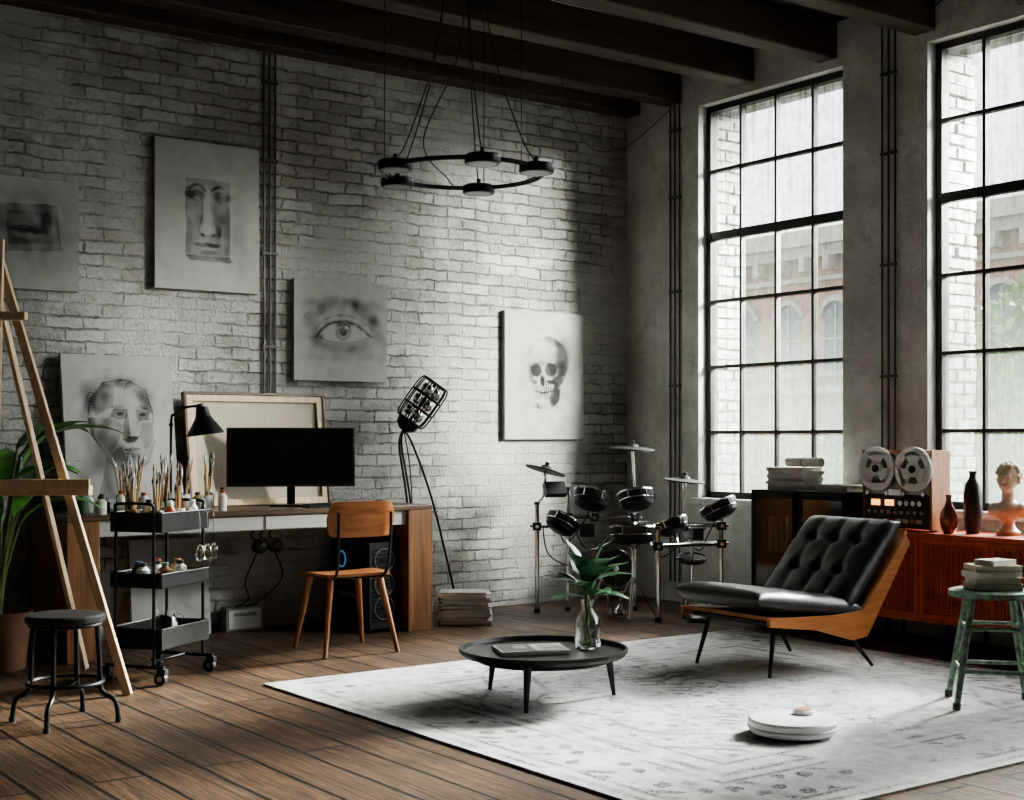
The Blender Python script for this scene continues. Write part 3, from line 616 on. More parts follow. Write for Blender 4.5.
edge=[P[i][0] for i in range(17)]+[P[16][j] for j in range(1,9)]+[P[i][8] for i in range(15,-1,-1)]+[P[0][j] for j in range(7,0,-1)]
n=len(edge); b.add(edge+[(p[0],p[1]-.014,p[2]) for p in edge],[(i,(i+1)%n,n+(i+1)%n,n+i) for i in range(n)],m_teak)
for sx in(-1,1):
    b.cyl((sx*.15,-.14,.43),(sx*.225,-.225,0),.021,m_teakz,r2=.012,n=14); b.cyl((sx*.15,.14,.42),(sx*.215,.215,0),.021,m_teakz,r2=.012,n=14)
    b.tube([(sx*.13,.10,.425),(sx*.14,-.10,.425),(sx*.15,-.20,.44),(sx*.155,-.245,.52),(sx*.16,-.262,.66),(sx*.16,-.268,.80)],.009,m_black,smooth=6)
b.tube([(-.14,.12,.425),(.14,.12,.425)],.008,m_black); b.tube([(-.14,-.12,.425),(.14,-.12,.425)],.008,m_black)
b.done(loc=(3.85,6.88,0),rz=R(-4))
# ---------------------------------------------------------------- cage floor lamp
b=B('cage_floor_lamp'); ax=Vector((.46,-.28,.76)).normalized(); c0=Vector((-.11,.04,1.33)); q=Vector((0,0,1)).rotation_difference(ax)
for t in(0,.10,.20,.30): b.ring(c0+ax*t,.095 if t in(0,.30) else .11,.007,m_black,ax)
for i in range(10):
    a=2*math.pi*i/10; e=q@Vector((math.cos(a),math.sin(a),0))
    b.tube([c0+e*.095,c0+ax*.05+e*.11,c0+ax*.25+e*.11,c0+ax*.30+e*.095],.005,m_black,smooth=4)
for t in(.03,.12,.21):
    for i in range(3):
        a=2*math.pi*i/3+t*9; e=q@Vector((math.cos(a),math.sin(a),0)); b.sph(c0+ax*(t+.03)+e*.05,(.03,.03,.04),m_chrome,12); b.cyl(c0+ax*t+e*.05,c0+ax*(t+.03)+e*.05,.02,m_blackp,n=12)
b.cyl(c0,c0+ax*.30,.012,m_black); b.lathe([(0,0),(.085,0),(.07,-.05),(.03,-.08),(0,-.08)],m_black,c=c0,n=24,nrm=ax)
j=c0-ax*.07
for fx,fy in((-.14,-.05),(.19,-.12),(.05,.16)):
    b.tube([j,j+Vector((fx*.3,fy*.3,-.12)),(j.x*.5+fx*.55,j.y*.5+fy*.6,.75),(fx,fy,.008)],.0075,m_black,smooth=8)
    b.cyl((fx,fy,0),(fx,fy,.02),.012,m_blackp,n=10)
b.ring((0,0,.72),.075,.004,m_black)
b.tube([j,(-.10,.05,1.0),(-.05,.1,.5),(-.1,.12,.01),(-.3,.16,.006)],.004,m_blackp,smooth=8)
b.done(loc=(4.97,7.76,0))
def stack(name,loc,rz,n,w,d,ts,mats,jit=.012):
    b=B(name);z=0
    for i in range(n):
        t=random.uniform(*ts);dx,dy=random.uniform(-jit,jit),random.uniform(-jit,jit);a=random.uniform(-.12,.12);m=random.choice(mats);ww=w*random.uniform(.88,1);dd=d*random.uniform(.9,1)
        b.box((dx,dy,z+t/2),(ww*.97,dd*.97,t*.8),m_paper,(0,0,a)); b.box((dx,dy,z+t*.06),(ww,dd,t*.12),m,(0,0,a)); b.box((dx,dy,z+t*.94),(ww,dd,t*.12),m,(0,0,a))
        b.box((dx-math.cos(a)*ww/2,dy-math.sin(a)*ww/2,z+t/2),(.004,dd,t),m,(0,0,a)); z+=t
    b.done(loc=loc,rz=rz); return z
g1=mat('cover_grey',(.42,.41,.40),.5);g2=mat('cover_cream',(.62,.57,.49),.6);g3=mat('cover_dark',(.10,.10,.105),.5);g4=mat('cover_tan',(.48,.38,.25),.6);g5=mat('cover_rust',(.40,.16,.09),.6)
stack('magazine_stack',(5.05,7.42,0),R(-36),19,.34,.24,(.009,.014),[g1,g1,g3,g2,m_paper])
# ---------------------------------------------------------------- e-drum kit
b=B('electronic_drum_kit')
def post(u,v,z,r=.016):
    b.cyl((u,v,.01),(u,v,z),r,m_chrome,n=14); b.cyl((u,v,0),(u,v,.03),r+.006,m_blackp,n=12); b.cyl((u,v,z-.01),(u,v,z+.01),r+.004,m_blackp,n=12)
def clamp(u,v,z): b.box((u,v,z),(.06,.06,.055),m_blackp); b.cyl((u-.05,v,z),(u+.05,v,z),.009,m_chrome,n=8); b.cyl((u,v-.05,z),(u,v-.03,z),.014,m_chrome,n=8)
def bar(p,q,r=.015): b.cyl(p,q,r,m_chrome,n=12)
A=(-.64,.10);Bp=(-.42,.20);C=(.15,-.38);D=(.60,-.16);E=(.05,.22)
post(*A,.76);post(*Bp,.86);post(*C,.62);post(*D,.74);post(*E,.86)
for p,q_,z in((A,Bp,.60),(Bp,E,.66),(E,D,.62),(C,D,.50)): 
    bar((*p,z),(*q_,z)); clamp(*p,z); clamp(*q_,z)
def pad(c,r,nrm,depth=.06,shell=m_blackp):
    nv=Vector(nrm).normalized()
    b.lathe([(0,-depth),(r*.55,-depth),(r*.88,-depth*.75),(r*.97,-depth*.35),(r,-.01),(r*1.02,.0),(r*1.02,.012),(r*.93,.014),(r*.92,.006)],shell,c=c,n=36,nrm=nrm)
    b.lathe([(r*.92,.006),(0,.009)],m_mesh,c=c,n=36,nrm=nrm); b.ring(Vector(c)+nv*.012,r*1.0,.007,m_chrome,nrm,36,6); b.ring(Vector(c)-nv*depth*.4,r*.985,.004,m_chrome,nrm,36,6)
    q=Vector((0,0,1)).rotation_difference(nv)
    for k_ in range(6):
        a=k_*1.047; e=q@Vector((math.cos(a)*r*1.01,math.sin(a)*r*1.01,0)); b.cyl(Vector(c)+e-nv*depth*.4,Vector(c)+e+nv*.012,.005,m_chrome,n=6)
def cymbal(c,r,nrm):
    b.lathe([(0,-.006),(r*.9,-.020),(r,-.018),(r,-.008),(r*.3,.006),(r*.22,.022),(0,.026)],m_mesh,c=c,n=40,nrm=nrm); b.cyl(Vector(c)-Vector(nrm).normalized()*.05,Vector(c)+Vector(nrm).normalized()*.05,.008,m_chrome,n=8); b.cyl(Vector(c)+Vector(nrm).normalized()*.026,Vector(c)+Vector(nrm).normalized()*.045,.016,m_blackp,n=10)
cymbal((-.58,.02,1.00),.14,(.28,.12,1)); bar((*A,.76),(-.60,.06,.80),.010); bar((-.60,.06,.80),(-.58,.02,.98),.009)
cymbal((.03,.18,1.15),.155,(.05,-.05,1)); bar((*E,.84),(.03,.18,1.12),.010)
cymbal((.37,.0,.93),.14,(.1,-.05,1)); bar((.37,.02,.62),(.37,.0,.92),.010); clamp(.37,.02,.60)
pad((-.26,.05,.82),.125,(.20,.30,.9),.10); bar((-.26,.12,.66),(-.26,.08,.76),.012); clamp(-.24,.14,.66)
pad((.04,.04,.82),.125,(-.1,.30,.9),.10); bar((.04,.18,.68),(.04,.08,.76),.012)
pad((-.46,-.02,.65),.115,(.45,.3,.8),.09); bar((-.42,.18,.60),(-.45,.04,.62),.012)
pad((.57,-.20,.76),.125,(-.4,.2,.9),.09) 
pad((.0,-.20,.60),.16,(0,.12,1),.10); bar((.0,-.20,.52),(.0,-.20,.22),.011)
for a in(.3,2.4,4.5):
    bar((.0,-.20,.28),(.0+.17*math.cos(a),-.20+.17*math.sin(a),.008),.008); bar((.0,-.20,.46),(.0+.12*math.cos(a),-.20+.12*math.sin(a),.55),.007)
pad((.26,-.15,.64),.115,(-.3,.2,.9),.08); bar((.28,-.12,.58),(.30,-.22,.50),.01)
b.box((-.52,.0,.86),(.15,.05,.10),m_blackp,(R(-35),0,R(20))); b.box((-.30,-.02,.58),(.10,.06,.09),m_blackp); b.box((.44,-.10,.56),(.09,.06,.08),m_blackp)
b.lathe([(0,-.05),(.11,-.05),(.125,0),(.125,.015),(.11,.02),(0,.02)],m_blackp,c=(-.10,.06,.32),n=32,nrm=(0,-1,.05)); b.ring((-.10,.045,.32),.125,.006,m_chrome,(0,-1,.05),36,6)
for sx in(-.09,.05): bar((-.10+sx+.02,.08,.30),(-.10+sx*2.0+.02,.12,.01),.010)
b.box((-.10,.02,.012),(.12,.34,.02),m_steel); b.box((-.10,-.06,.05),(.075,.25,.012),m_chrome,(R(14),0,0))
bar((-.15,.04,.02),(-.15,.04,.16),.007);bar((-.05,.04,.02),(-.05,.04,.16),.007);bar((-.15,.04,.16),(-.05,.04,.16),.006); bar((-.10,.04,.16),(-.10,.02,.30),.004); b.sph((-.10,.03,.31),.022,m_white,12)
b.box((.40,-.30,.012),(.11,.30,.02),m_blackp); b.box((.40,-.32,.05),(.075,.24,.012),m_chrome,(R(12),0,0)); bar((.40,-.17,.02),(.40,-.17,.60),.011); pad((.40,-.17,.40),.10,(0,-.2,1),.03)
for a in(0,2.1,4.2): bar((.40,-.17,.22),(.40+.16*math.cos(a),-.17+.16*math.sin(a),.01),.008)
for p in(((-.4,.15,.64),(-.3,.05,.45),(-.1,.2,.5),(.05,.2,.63)),((.1,.2,.63),(.2,.0,.40),(.35,-.05,.5),(.5,-.12,.6)),((-.6,.1,.6),(-.55,.0,.40),(-.3,.1,.3),(.0,.08,.30)),((-.5,.1,.62),(-.45,-.1,.5),(-.35,-.05,.6),(-.26,.05,.74)),((.3,.0,.62),(.45,-.1,.45),(.5,-.2,.55),(.57,-.2,.70))): b.tube(p,.005,m_blackp,smooth=8)
b.done(loc=(6.22,7.12,0),rz=R(-36.2))
# ---------------------------------------------------------------- rug
def rugcol(X,Z):
    w,h=3.25,3.14; x=X+w/2; y=Z
    e=np.minimum(np.minimum(x,w-x),np.minimum(y,h-y)); D=np.zeros_like(X)
    for p,wd,a in((.05,.014,.8),(.12,.014,.8),(.42,.014,.8),(.50,.022,.7),(.62,.014,.7)): D=np.maximum(D,a*np.exp(-((e-p)/wd)**2))
    cx=X; cy=Z-h/2; f=np.abs(np.sin(17*cx))*np.abs(np.sin(17*cy)); g=np.sin(36*cx+1.5*np.cos(18*cy))*np.sin(36*cy+1.5*np.cos(18*cx))
    D=np.maximum(D,.5*((f>.42)&(f<.55))*(e>.66)); D=np.maximum(D,.7*(g>.35)*(e>.14)*(e<.40)); D=np.maximum(D,.55*(g>.5)*(e>.66))
    r=np.hypot(cx/1.0,cy/1.2)+.05*np.cos(8*np.arctan2(cy,cx)) 
    for p in(.35,.45,.52,.85,1.1): D=np.maximum(D,.7*np.exp(-((r-p)/.016)**2))
    n=np.zeros_like(X)
    for k in range(26):
        a=np.random.uniform(0,6.28);fr=np.random.uniform(2,45);n+=np.sin(fr*(cx*math.cos(a)+cy*math.sin(a))+np.random.uniform(0,6.28))/ (1+fr*.04)
    wear=np.clip(.50+.26*n,0.05,1.1); nz=np.random.rand(*X.shape); D=np.clip(D*wear*(.4+1.1*nz)+.14*nz*np.clip(.5+.3*n,0,1),0,1)[...,None]
    return np.array((.72,.715,.705))*(1-D)+np.array((.10,.10,.105))*D
colour_grid('area_rug',3.25,3.14,.0095,430,rugcol,m_rug,(4.60,2.98,.010),(R(-90),0,0),edge=(.6,.6,.58))
RZ=.014
# ---------------------------------------------------------------- coffee table
TZ=.215
b=B('round_coffee_table')
b.lathe([(0,TZ-.018),(.33,TZ-.018),(.375,TZ-.010),(.388,TZ+.006),(.388,TZ+.022),(.376,TZ+.022),(.37,TZ+.004),(.355,TZ),(0,TZ)],m_black,n=72)
b.ring((0,0,TZ-.03),.30,.009,m_black)
for dg in(220,-20,100):
    a=R(dg);c,s_=math.cos(a),math.sin(a); b.cyl((.315*c,.315*s_,TZ-.015),(.345*c,.345*s_,0),.020,m_black,r2=.009,n=14)
b.done(loc=(3.83,4.99,RZ-.002))
T=RZ-.001+TZ
b=B('glass_vase_with_rubber_plant')
b.lathe([(0,0),(.055,0),(.062,.01),(.062,.11),(.055,.145),(.030,.175),(.027,.20),(.034,.225),(.031,.225),(.024,.20),(.026,.175),(.050,.142),(.057,.11),(.057,.012),(0,.010)],m_clear,n=36)
for i in range(5):
    a=i*1.26;c,s_=math.cos(a),math.sin(a); b.tube([(.02*c,.02*s_,.02),(-.01*c,-.01*s_,.2),(.03*c,.03*s_,.33)],.004,m_stem,smooth=5)
for az,el,L,Wd,z,dr in((2.5,.8,.19,.10,.31,.8),(-.6,.85,.20,.10,.33,.7),(.3,.9,.17,.10,.36,.9),(1.4,1.0,.17,.10,.35,.8),(3.6,.7,.17,.10,.30,1.0),(4.6,.6,.17,.10,.28,1.0),(2.2,1.25,.18,.085,.38,.4),(-.6,1.3,.19,.09,.38,.3),(5.2,1.0,.17,.10,.34,1.0),(2.9,.2,.18,.10,.27,.5),(-.9,.3,.18,.10,.27,.7),(-.2,.25,.14,.08,.28,.6),(-.5,.4,.20,.10,.34,.5),(2.6,.35,.18,.10,.33,.5),(4.2,.9,.16,.10,.34,.6),(5.6,.9,.17,.10,.36,.5),(1.0,.4,.17,.1,.3,.6),(3.3,1.1,.16,.09,.37,.6)):
    b.leaf((.02*math.cos(az),.02*math.sin(az),z-.03),az,el,L,Wd,dr,m_leaf2,fold=.18,tip=.6,k=12)
b.done(loc=(4.06,4.95,T))
b=B('open_magazine')
for i in range(4): b.box((random.uniform(-.003,.003),random.uniform(-.003,.003),.002+.004*i),(.32,.22,.0035),m_paper,(0,0,random.uniform(-.015,.015)))
b.box((0,0,.0168),(.32,.22,.0016),m_paper); b.box((-.075,.0,.0180),(.15,.19,.0006),g3); b.box((-.05,.02,.0185),(.06,.08,.0006),g1); b.box((.09,.03,.0180),(.10,.11,.0006),g1); b.box((.005,0,.0178),(.003,.22,.001),g3)
b.done(loc=(3.79,5.03,T),rz=R(-24))
b=B('robot_vacuum'); b.lathe([(0,.010),(.165,.010),(.172,.016),(.176,.030),(.176,.058),(.170,.066),(.155,.070),(0,.071)],m_white,n=72); b.lathe([(.178,.030),(.180,.032),(.180,.036),(.178,.038)],m_greypaint,n=72)
b.lathe([(0,.071),(.045,.071),(.045,.085),(.038,.089),(0,.090)],m_white,c=(.06,.06,0),n=36); b.lathe([(.034,.089),(.034,.092),(0,.093)],m_rose,c=(.06,.06,0),n=30)
for s_ in(-1,1): b.cyl((s_*.11-.012,0,.02),(s_*.11+.012,0,.02),.02,m_blackp,n=14)
b.lathe([(0,0),(.012,0),(.012,.02),(0,.02)],m_blackp,c=(0,.13,0)); b.done(loc=(4.18,3.795,RZ-.002),rz=R(-36))
# ---------------------------------------------------------------- lounge chair (faces -X)
b=B('leather_lounge_chair')
def frame(o,x,y,z): return Matrix(((x[0],y[0],z[0],o[0]),(x[1],y[1],z[1],o[1]),(x[2],y[2],z[2],o[2]),(0,0,0,1)))
yv=Vector((.692,0,-.09)).normalized(); zv=Vector((-yv.z,0,yv.x)); b.X=frame((-.115,0,.352),(0,-1,0),yv,zv); b.cushion(.64,.74,.115,m_leather,tu=(-.107,.107),tv=(0.12,),dim=.012,crease=.004)
yv=Vector((.40,0,.44)).normalized(); zv=Vector((-yv.z,0,yv.x)); b.X=frame((.335,0,.525),(0,-1,0),yv,zv); b.cushion(.64,.60,.12,m_leather,tu=(-.16,0,.16),tv=(-.08,.12),dim=.030,crease=.008)
b.X=Matrix()
poly=[(-.42,.262),(-.10,.225),(.16,.155),(.27,.165),(.60,.64),(.565,.68),(.235,.305),(.05,.29),(-.42,.305)]
for s_ in(-1,1): b.prism(poly,'y',s_*.325-.011,s_*.325+.011,m_teak)
b.box((-.13,0,.275),(.56,.62,.02),m_teakz,(0,R(5),0)); b.box((.425,0,.455),(.02,.62,.60),m_teak,(0,R(35),0)); b.beam((.18,-.31,.19),(.18,.31,.19),.05,.03,m_black); b.beam((-.33,-.31,.262),(-.33,.31,.262),.05,.02,m_black)
for s_ in(-1,1):
    b.cyl((-.30,s_*.24,.265),(-.365,s_*.275,0),.015,m_black,r2=.009,n=14); b.cyl((.20,s_*.26,.18),(.345,s_*.30,0.004),.015,m_black,r2=.009,n=14)
for a in(-.16,0,.16):
    for v in(-.08,.12):
        yv=Vector((.40,0,.44)).normalized(); zv=Vector((-yv.z,0,yv.x)); c=Vector((.335,0,.525))+Vector((0,-1,0))*a+yv*v+zv*.022; b.sph(c,.010,m_leather,10)
b.done(loc=(5.44,5.0,RZ),rz=R(-3),ang=60)
# ---------------------------------------------------------------- green metal stool with books
b=B('vintage_green_stool'); H=.515
b.lathe([(0,H-.012),(.165,H-.012),(.18,H-.03),(.186,H-.03),(.186,H-.004),(.175,H),(0,H-.003)],m_green,n=48)
legs=[]
for i in range(4):
    a=R(-36.2+45+90*i-12);c,s_=math.cos(a),math.sin(a);legs.append((c,s_)); b.cyl((.13*c,.13*s_,H-.012),(.24*c,.24*s_,.0),.016,m_green,r2=.014,n=12); b.cyl((.24*c,.24*s_,0),(.237*c,.237*s_,.03),.018,m_blackp,n=12)
for z in(.35,.165):
    r=.24-(.11)*z/H
    for i in range(4): c1=legs[i];c2=legs[(i+1)%4]; b.cyl((c1[0]*r,c1[1]*r,z),(c2[0]*r,c2[1]*r,z),.009,m_green,n=10)
b.done(loc=(5.37,3.69,RZ))
hz=stack('book_stack',(5.37,3.69,RZ+H+.001),R(-30),4,.22,.16,(.025,.035),[g2,g4,g4])
stack('book_stack',(5.38,3.68,RZ+H+.001+hz),R(-10),1,.16,.12,(.02,.025),[g2])
# ---------------------------------------------------------------- black glass cabinet
b=B('glass_door_cabinet'); W,Dp,z0,z1=.78,.44,.10,.88
m_inner=wood('cabinet_inner_wood',(.16,.08,.04),(.30,.16,.08),'z',.5)
b.bx(-W/2,W/2,-Dp/2,Dp/2,z1-.02,z1,m_black); b.bx(-W/2,W/2,-Dp/2,Dp/2,z0,z0+.02,m_black); b.bx(-W/2,-W/2+.015,-Dp/2,Dp/2,z0,z1,m_black); b.bx(W/2-.015,W/2,-Dp/2,Dp/2,z0,z1,m_black); b.bx(-W/2,W/2,Dp/2-.01,Dp/2,z0,z1,m_inner)
b.bx(-W/2+.015,W/2-.015,-Dp/2+.03,Dp/2-.01,.48,.49,m_inner); b.bx(-.008,.008,-Dp/2+.02,Dp/2-.01,z0,z1,m_inner)
for s_ in(-1,1):
    xa,xb=(s_*.39,s_*.005); xa,xb=min(xa,xb)+.004,max(xa,xb)-.004
    for q_ in((xa,xa+.03,z0,z1),(xb-.03,xb,z0,z1),(xa,xb,z0,z0+.03),(xa,xb,z1-.05,z1-.02)): b.bx(q_[0],q_[1],-Dp/2-.018,-Dp/2,q_[2],q_[3],m_black)
    b.bx(xa+.03,xb-.03,-Dp/2-.010,-Dp/2-.006,z0+.03,z1-.05,m_pane2)
    b.sph((s_*.03,-Dp/2-.03,.5),.010,m_steel,10)
for sx in(-1,1):
    for sy in(-1,1): b.bx(sx*.36-.015,sx*.36+.015,sy*.2-.015,sy*.2+.015,0,z0,m_black)
for i in range(7): b.box((-.33+i*.05,-.08,.60),(.035,.2,.2+.02*(i%3)),[g3,g4,g5,g3][i%4])
for i in range(6): b.box((.08+i*.05,-.08,.60),(.035,.2,.18+.02*(i%2)),[g4,g3,g5][i%3])
for i in range(6): b.box((.08+i*.05,-.08,.22),(.035,.2,.2),[g4,g3,g5][i%3])
b.done(loc=(6.73,5.86,0),rz=R(-90),bevel=.002)
hz=stack('book_stack',(6.72,6.08,.881),R(5),7,.24,.30,(.016,.026),[g1,g2,m_paper,m_paper])
b=B('rolled_newspaper'); b.cyl((0,-.16,.03),(0,.16,.03),.03,m_paper,n=24); b.ring((0,0,.03),.031,.003,m_black,(0,1,0)) 
for r_ in(.022,.014): b.ring((0,-.161,.03),r_,.002,g1,(0,1,0),24,6)
b.done(loc=(6.70,5.98,.885+hz),rz=R(-8))
b=B('loose_paper_sheets')
for i in range(7): b.box((random.uniform(-.02,.02),random.uniform(-.03,.03),.003+i*.006),(.21,.28,.005),m_paper,(0,0,random.uniform(-.3,.3)))
b.done(loc=(6.70,5.66,.881))
# ---------------------------------------------------------------- red sideboard
b=B('red_sideboard'); W,Dp,z0,z1=1.9,.45,.16,.667
b.bx(-W/2,W/2,-Dp/2,Dp/2,z1-.025,z1,m_red); b.bx(-W/2,W/2,-Dp/2,Dp/2,z0,z0+.02,m_red); b.bx(-W/2,-W/2+.02,-Dp/2,Dp/2,z0,z1,m_red); b.bx(W/2-.02,W/2,-Dp/2,Dp/2,z0,z1,m_red); b.bx(-W/2,W/2,Dp/2-.012,Dp/2,z0,z1,m_red)
for d in range(4):
    xa=-W/2+.02+d*(W-.04)/4; xb=xa+(W-.04)/4; b.bx(xa+.003,xb-.003,-Dp/2+.014,-Dp/2+.024,z0+.022,z1-.028,m_red)
    for q_ in((xa+.003,xa+.035,z0+.022,z1-.028),(xb-.035,xb-.003,z0+.022,z1-.028),(xa+.035,xb-.035,z0+.022,z0+.05),(xa+.035,xb-.035,z1-.056,z1-.028)): b.bx(q_[0],q_[1],-Dp/2,-Dp/2+.014,q_[2],q_[3],m_red)
    nx=int((xb-xa-.07)/.022)
    for i in range(nx+1): x=xa+.04+i*.022; b.bx(x,x+.008,-Dp/2+.002,-Dp/2+.014,z0+.05,z1-.056,m_red)
    for i in range(19): z=z0+.06+i*.021; b.bx(xa+.035,xb-.035,-Dp/2+.004,-Dp/2+.012,z,z+.008,m_red)
for x in(-.88,-.3,.3,.88):
    for y in(-.18,.18): b.cyl((x,y,z0),(x,y,0),.016,m_black,r2=.011,n=12)
b.done(loc=(6.735,4.49,0),rz=R(-90),bevel=.0015)
SZ=.668
# ---------------------------------------------------------------- reel-to-reel
b=B('reel_to_reel_tape_recorder'); W,Dp,H=.50,.17,.46
m_tape=mat('tape_brown',(.07,.04,.03),.3); m_face=mat('aluminium_face',(.42,.41,.40),.35,.8)
b.bx(-W/2,-W/2+.018,-Dp/2,Dp/2,0,H,m_teakz); b.bx(W/2-.018,W/2,-Dp/2,Dp/2,0,H,m_teakz); b.bx(-W/2+.018,W/2-.018,-Dp/2,Dp/2,H-.018,H,m_teak); b.bx(-W/2+.018,W/2-.018,-Dp/2+.02,Dp/2,0,H-.018,m_blackp)
b.bx(-W/2+.02,W/2-.02,-Dp/2+.01,-Dp/2+.02,.20,H-.02,m_face); b.bx(-W/2+.02,W/2-.02,-Dp/2+.005,-Dp/2+.02,.012,.19,m_blackp)
yf=-Dp/2+.002
def sector(cx,cz,r0,r1,a0,a1,ya,yb,m,n=14):
    po=[(cx+r1*math.cos(a0+(a1-a0)*i/n),cz+r1*math.sin(a0+(a1-a0)*i/n)) for i in range(n+1)]+[(cx+r0*math.cos(a1-(a1-a0)*i/n),cz+r0*math.sin(a1-(a1-a0)*i/n)) for i in range(n+1)]
    for i in range(n):
        q4=[po[i],po[i+1],po[2*n+1-i-1],po[2*n+1-i]]; b.prism(q4,'y',ya,yb,m)
m_reel=mat('reel_white',(.88,.88,.87),.4,0,.03)
for cx in(-.132,.132):
    cz=.350; b.lathe([(0,0),(.085,0),(.085,.006),(0,.006)],m_darkgrey,c=(cx,yf,cz),n=40,nrm=(0,-1,0))
    for ya in(yf-.008,yf-.024):
        sector(cx,cz,.086,.130,0,2*math.pi,ya-.002,ya,m_reel,48); sector(cx,cz,.0,.045,0,2*math.pi,ya-.002,ya,m_reel,24)
        for i in range(3): sector(cx,cz,.040,.102,R(90+120*i-34),R(90+120*i+34),ya-.002,ya,m_reel,10)
    b.lathe([(0,0),(.022,0),(.022,.035),(.012,.04),(0,.04)],m_black,c=(cx,yf,cz),n=24,nrm=(0,-1,0))
for x in(-.20,-.06,.06,.20): b.cyl((x,yf+.01,.205),(x,yf-.02,.205),.012,m_chrome,n=16)
b.box((0,yf-.008,.212),(.09,.02,.035),m_chrome)
for x in(-.15,-.05): b.box((x,yf-.002,.15),(.06,.008,.035),m_amber)
for x in(.04,.085,.13,.175): b.cyl((x,yf+.01,.15),(x,yf-.022,.15),.016,m_chrome,n=20)
for i in range(9): b.cyl((-.19+i*.047,yf+.01,.095),(-.19+i*.047,yf-.016,.095),.010,m_steel,n=14)
for i in range(8): b.box((-.17+i*.048,yf-.004,.045),(.034,.012,.022),m_steel if i%3 else cols[0])
for sx in(-.2,.2): b.cyl((sx,0,-.012),(sx,0,0),.02,m_blackp)
b.done(loc=(6.665,5.165,SZ+.012),rz=R(-90),bevel=.001)
b=B('copper_vase'); b.lathe([(0,0),(.03,0),(.046,.035),(.052,.075),(.045,.12),(.022,.16),(.014,.19),(.018,.22),(.014,.22),(.010,.19),(0,.16)],m_copper,n=36); b.done(loc=(6.62,4.83,SZ))
b=B('black_vase'); b.lathe([(0,0),(.035,0),(.046,.03),(.052,.12),(.052,.22),(.042,.28),(.024,.31),(.018,.33),(.024,.355),(.018,.355),(.012,.33),(0,.3)],m_blackp,n=36); b.done(loc=(6.71,4.735,SZ))
# bust
b=B('stone_bust_sculpture'); S=m_stone
b.lathe([(0,0),(.065,0),(.065,.02),(.045,.035),(.032,.06),(.04,.085),(.05,.095),(0,.095)],S,n=32)
b.sph((0,.0,.135),(.095,.065,.06),S,24); b.sph((-.07,0,.14),(.045,.045,.045),S);b.sph((.07,0,.14),(.045,.045,.045),S); b.cyl((0,.005,.15),(0,-.005,.26),.038,S,r2=.034); b.sph((0,-.03,.13),(.06,.035,.05),S)
b.sph((0,.008,.325),(.060,.072,.072),S,24); b.sph((0,-.025,.295),(.046,.048,.057),S,20); b.sph((0,-.052,.260),(.02,.018,.016),S); b.cyl((0,-.064,.327),(0,-.084,.297),.006,S,r2=.011); b.sph((0,-.072,.276),(.018,.010,.007),S)
for s_ in(-1,1): b.sph((s_*.02,-.058,.322),(.014,.010,.008),S); b.sph((s_*.02,-.064,.336),(.018,.010,.006),S); b.sph((s_*.058,.005,.305),(.010,.016,.022),S)
for i in range(110):
    a=random.uniform(0,6.28);e=random.uniform(-.1,1.5); d=Vector((math.cos(a)*math.cos(e),math.sin(a)*math.cos(e)+.25,math.sin(e))).normalized()
    if d.y<-.35 and d.z<.72: continue
    b.sph((d.x*.064,.010+d.y*.076,.330+d.z*.074),.013,S,8)
b.done(loc=(6.76,4.54,SZ),rz=R(-75),remesh=.0042)
# ---------------------------------------------------------------- pendant
b=B('ring_chandelier'); RR=.42
b.ring((0,0,0),RR,.011,m_black,n=72); b.ring((0,0,.0),RR-.03,.006,m_black,n=72)
top=CZ-2.60
for dg in(114,181,249,44,299):
    a=R(dg);c,s_=math.cos(a)*RR,math.sin(a)*RR; b.lathe([(0,-.028),(.085,-.028),(.09,-.02),(.09,.012),(.08,.02),(.02,.026),(0,.028)],m_black,c=(c,s_,-.005),n=36); b.lathe([(.070,-.029),(0,-.030)],m_darkgrey,c=(c,s_,-.005),n=30)
    b.tube([(c,s_,.02),(c*.80,s_*.80,.16),(c*.42,s_*.42,.62),(c*.14,s_*.14,top)],.0035,m_blackp,smooth=8)
    b.cyl((c,s_,.02),(c,s_,.05),.012,m_black,n=12)
for dg in(40,160,280):
    a=R(dg);c,s_=math.cos(a)*RR,math.sin(a)*RR; b.cyl((c,s_,0),(c,s_,top),.0025,m_black,n=6)
b.cyl((0,0,top-.04),(0,0,top),.10,m_black,n=32); b.tube([(0,0,top),(.05,.1,.7),(-.12,.2,.2),(.1,.3,.03),(.2,RR*.88,.0)],.0035,m_blackp,smooth=8)
b.done(loc=(4.045,5.96,2.60))

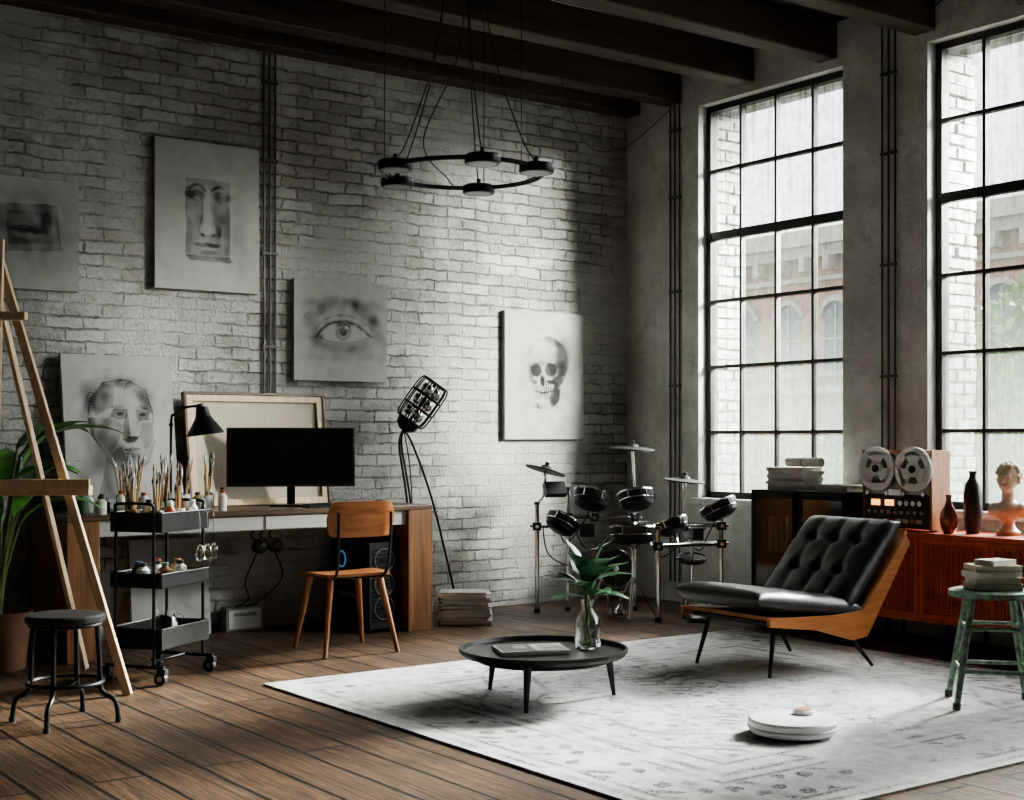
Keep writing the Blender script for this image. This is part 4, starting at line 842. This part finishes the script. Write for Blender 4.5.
# ---------------------------------------------------------------- outside
m_fac=mat('facade_brick',(.29,.17,.14),.9,0,.18,3); m_facl=mat('facade_stone',(.33,.30,.275),.9,0,.1,3); m_pane=mat('facade_windows',(.09,.11,.125),.4,0,.2); m_street=mat('street',(.15,.16,.14),.9)
b=B('street'); b.bx(WX+.6,80,-40,90,-6.2,-6,m_street); b.done()
b=B('brick_building'); X0=34
b.bx(X0,X0+8,-12,62,-6,7.4,m_fac); b.bx(X0-.7,X0+8,-12,62,7.4,7.9,m_facl); b.bx(X0-.4,X0,-12,62,7.05,7.4,m_facl); b.bx(X0-.2,X0,-12,62,6.3,6.45,m_facl); b.bx(X0-.2,X0,-12,62,2.7,2.9,m_facl)
y=-11
while y<61:
    b.bx(X0-.55,X0,y-.1,y+.12,6.6,7.05,m_facl); b.bx(X0-.55,X0,y+.9,y+1.12,6.6,7.05,m_facl)
    for zc in(3.4,-.9,-5):
        arc=[(y-.5,zc),(y+.5,zc),(y+.5,zc+1.8)]+[(y+.5*math.cos(t),zc+1.8+.4*math.sin(t)) for t in np.linspace(.3,math.pi-.3,8)]+[(y-.5,zc+1.8)]
        b.prism(arc,'x',X0-.03,X0+.01,m_pane)
        tr=[(y+.68*math.cos(t),zc+1.8+.6*math.sin(t)) for t in np.linspace(0,math.pi,12)]+[(y+.5*math.cos(t),zc+1.8+.42*math.sin(t)) for t in np.linspace(math.pi,0,12)]
        b.prism(tr,'x',X0-.14,X0,m_facl); b.bx(X0-.15,X0,y-.65,y+.65,zc-.18,zc,m_facl); b.bx(X0-.08,X0-.03,y-.03,y+.03,zc,zc+2.1,m_facl); b.bx(X0-.08,X0-.03,y-.5,y+.5,zc+1.0,zc+1.06,m_facl)
    y+=2.0
b.done()
m_tree=mat('tree_foliage',(.13,.21,.085),.8,0,.4,2); m_bark=mat('bark',(.12,.09,.07),.9)
def tree(x,y,h,r):
    b=B('street_tree'); b.cyl((0,0,0),(0,0,h-r*.3),.22,m_bark,r2=.1,n=12)
    for i in range(5): a=i*1.256; b.cyl((0,0,h-r*1.1),(r*.6*math.cos(a),r*.6*math.sin(a),h+.2*r),.08,m_bark,r2=.03,n=8)
    vs=[];fs=[]
    for i in range(6500):
        d=Vector(np.random.normal(size=3)).normalized(); k=random.uniform(.45,1)**.6*(1+.22*math.sin(5*d.x+3*d.z)*math.cos(4*d.y)); c=Vector((d.x*r*k,d.y*r*k,h+d.z*r*.85*k))
        u=Vector(np.random.normal(size=3)).normalized()*.11; w=u.cross(Vector(np.random.normal(size=3))).normalized()*.08; o=len(vs); vs+=[c-u,c+w,c+u,c-w]; fs.append((o,o+1,o+2,o+3))
    b.add(vs,fs,m_tree); b.done(loc=(x,y,-6))
tree(21,12.2,8.0,2.6); tree(20,16.8,5.2,2.2); tree(24,8.0,8.4,2.6); tree(20,21,5.0,2.2)

# ---------------------------------------------------------------- light
w=bpy.data.worlds.new('World'); scene.world=w; w.use_nodes=True; bg=w.node_tree.nodes['Background']; bg.inputs[0].default_value=(.96,.98,1,1); bg.inputs[1].default_value=1.45
for y0,y1 in wins:
    l=bpy.data.lights.new('sky_portal','AREA'); l.shape='RECTANGLE'; l.size=WT-WB; l.size_y=y1-y0; l.cycles.is_portal=True
    o=bpy.data.objects.new('sky_portal',l); scene.collection.objects.link(o); o.location=(WX+.5,(y0+y1)/2,(WT+WB)/2); o.rotation_euler=(0,R(90),0)
def sun_or_fill(d,st,ang,c):
    l=bpy.data.lights.new('sun_or_fill','SUN'); l.energy=st; l.angle=R(ang); l.color=c
    o=bpy.data.objects.new('sun_or_fill',l); scene.collection.objects.link(o); o.rotation_euler=Vector(d).to_track_quat('-Z','Y').to_euler()
sun_or_fill((-.93,-.10,-.50),15,10,(1,.97,.92)); sun_or_fill((-.90,.25,-.50),16,75,(.99,.985,.98))  # second, very wide one is an added fill standing in for skylight
l=bpy.data.lights.new('sun_patch_spot','SPOT'); l.energy=10500; l.spot_size=R(26); l.spot_blend=.8; l.shadow_soft_size=.75; l.color=(1,.97,.92)  # added spot outside the far window, throws the sun patch onto the brick wall
o=bpy.data.objects.new('sun_patch_spot',l); scene.collection.objects.link(o); o.location=(10.1,3.15,3.9); o.rotation_euler=(Vector((5.4,8.05,1.7))-Vector((10.1,3.15,3.9))).to_track_quat('-Z','Y').to_euler()
cam=bpy.data.cameras.new('camera'); co=bpy.data.objects.new('camera',cam); scene.collection.objects.link(co); co.location=(0,0,1.2); co.rotation_euler=(R(90),0,R(-36.2))
cam.sensor_width=36; cam.lens=48.16; cam.shift_y=.039; cam.clip_end=300; scene.camera=co
scene.view_settings.view_transform='AgX'
scene.view_settings.exposure=1.3
try: scene.view_settings.look='AgX - Medium High Contrast'
except Exception as e: print(e)
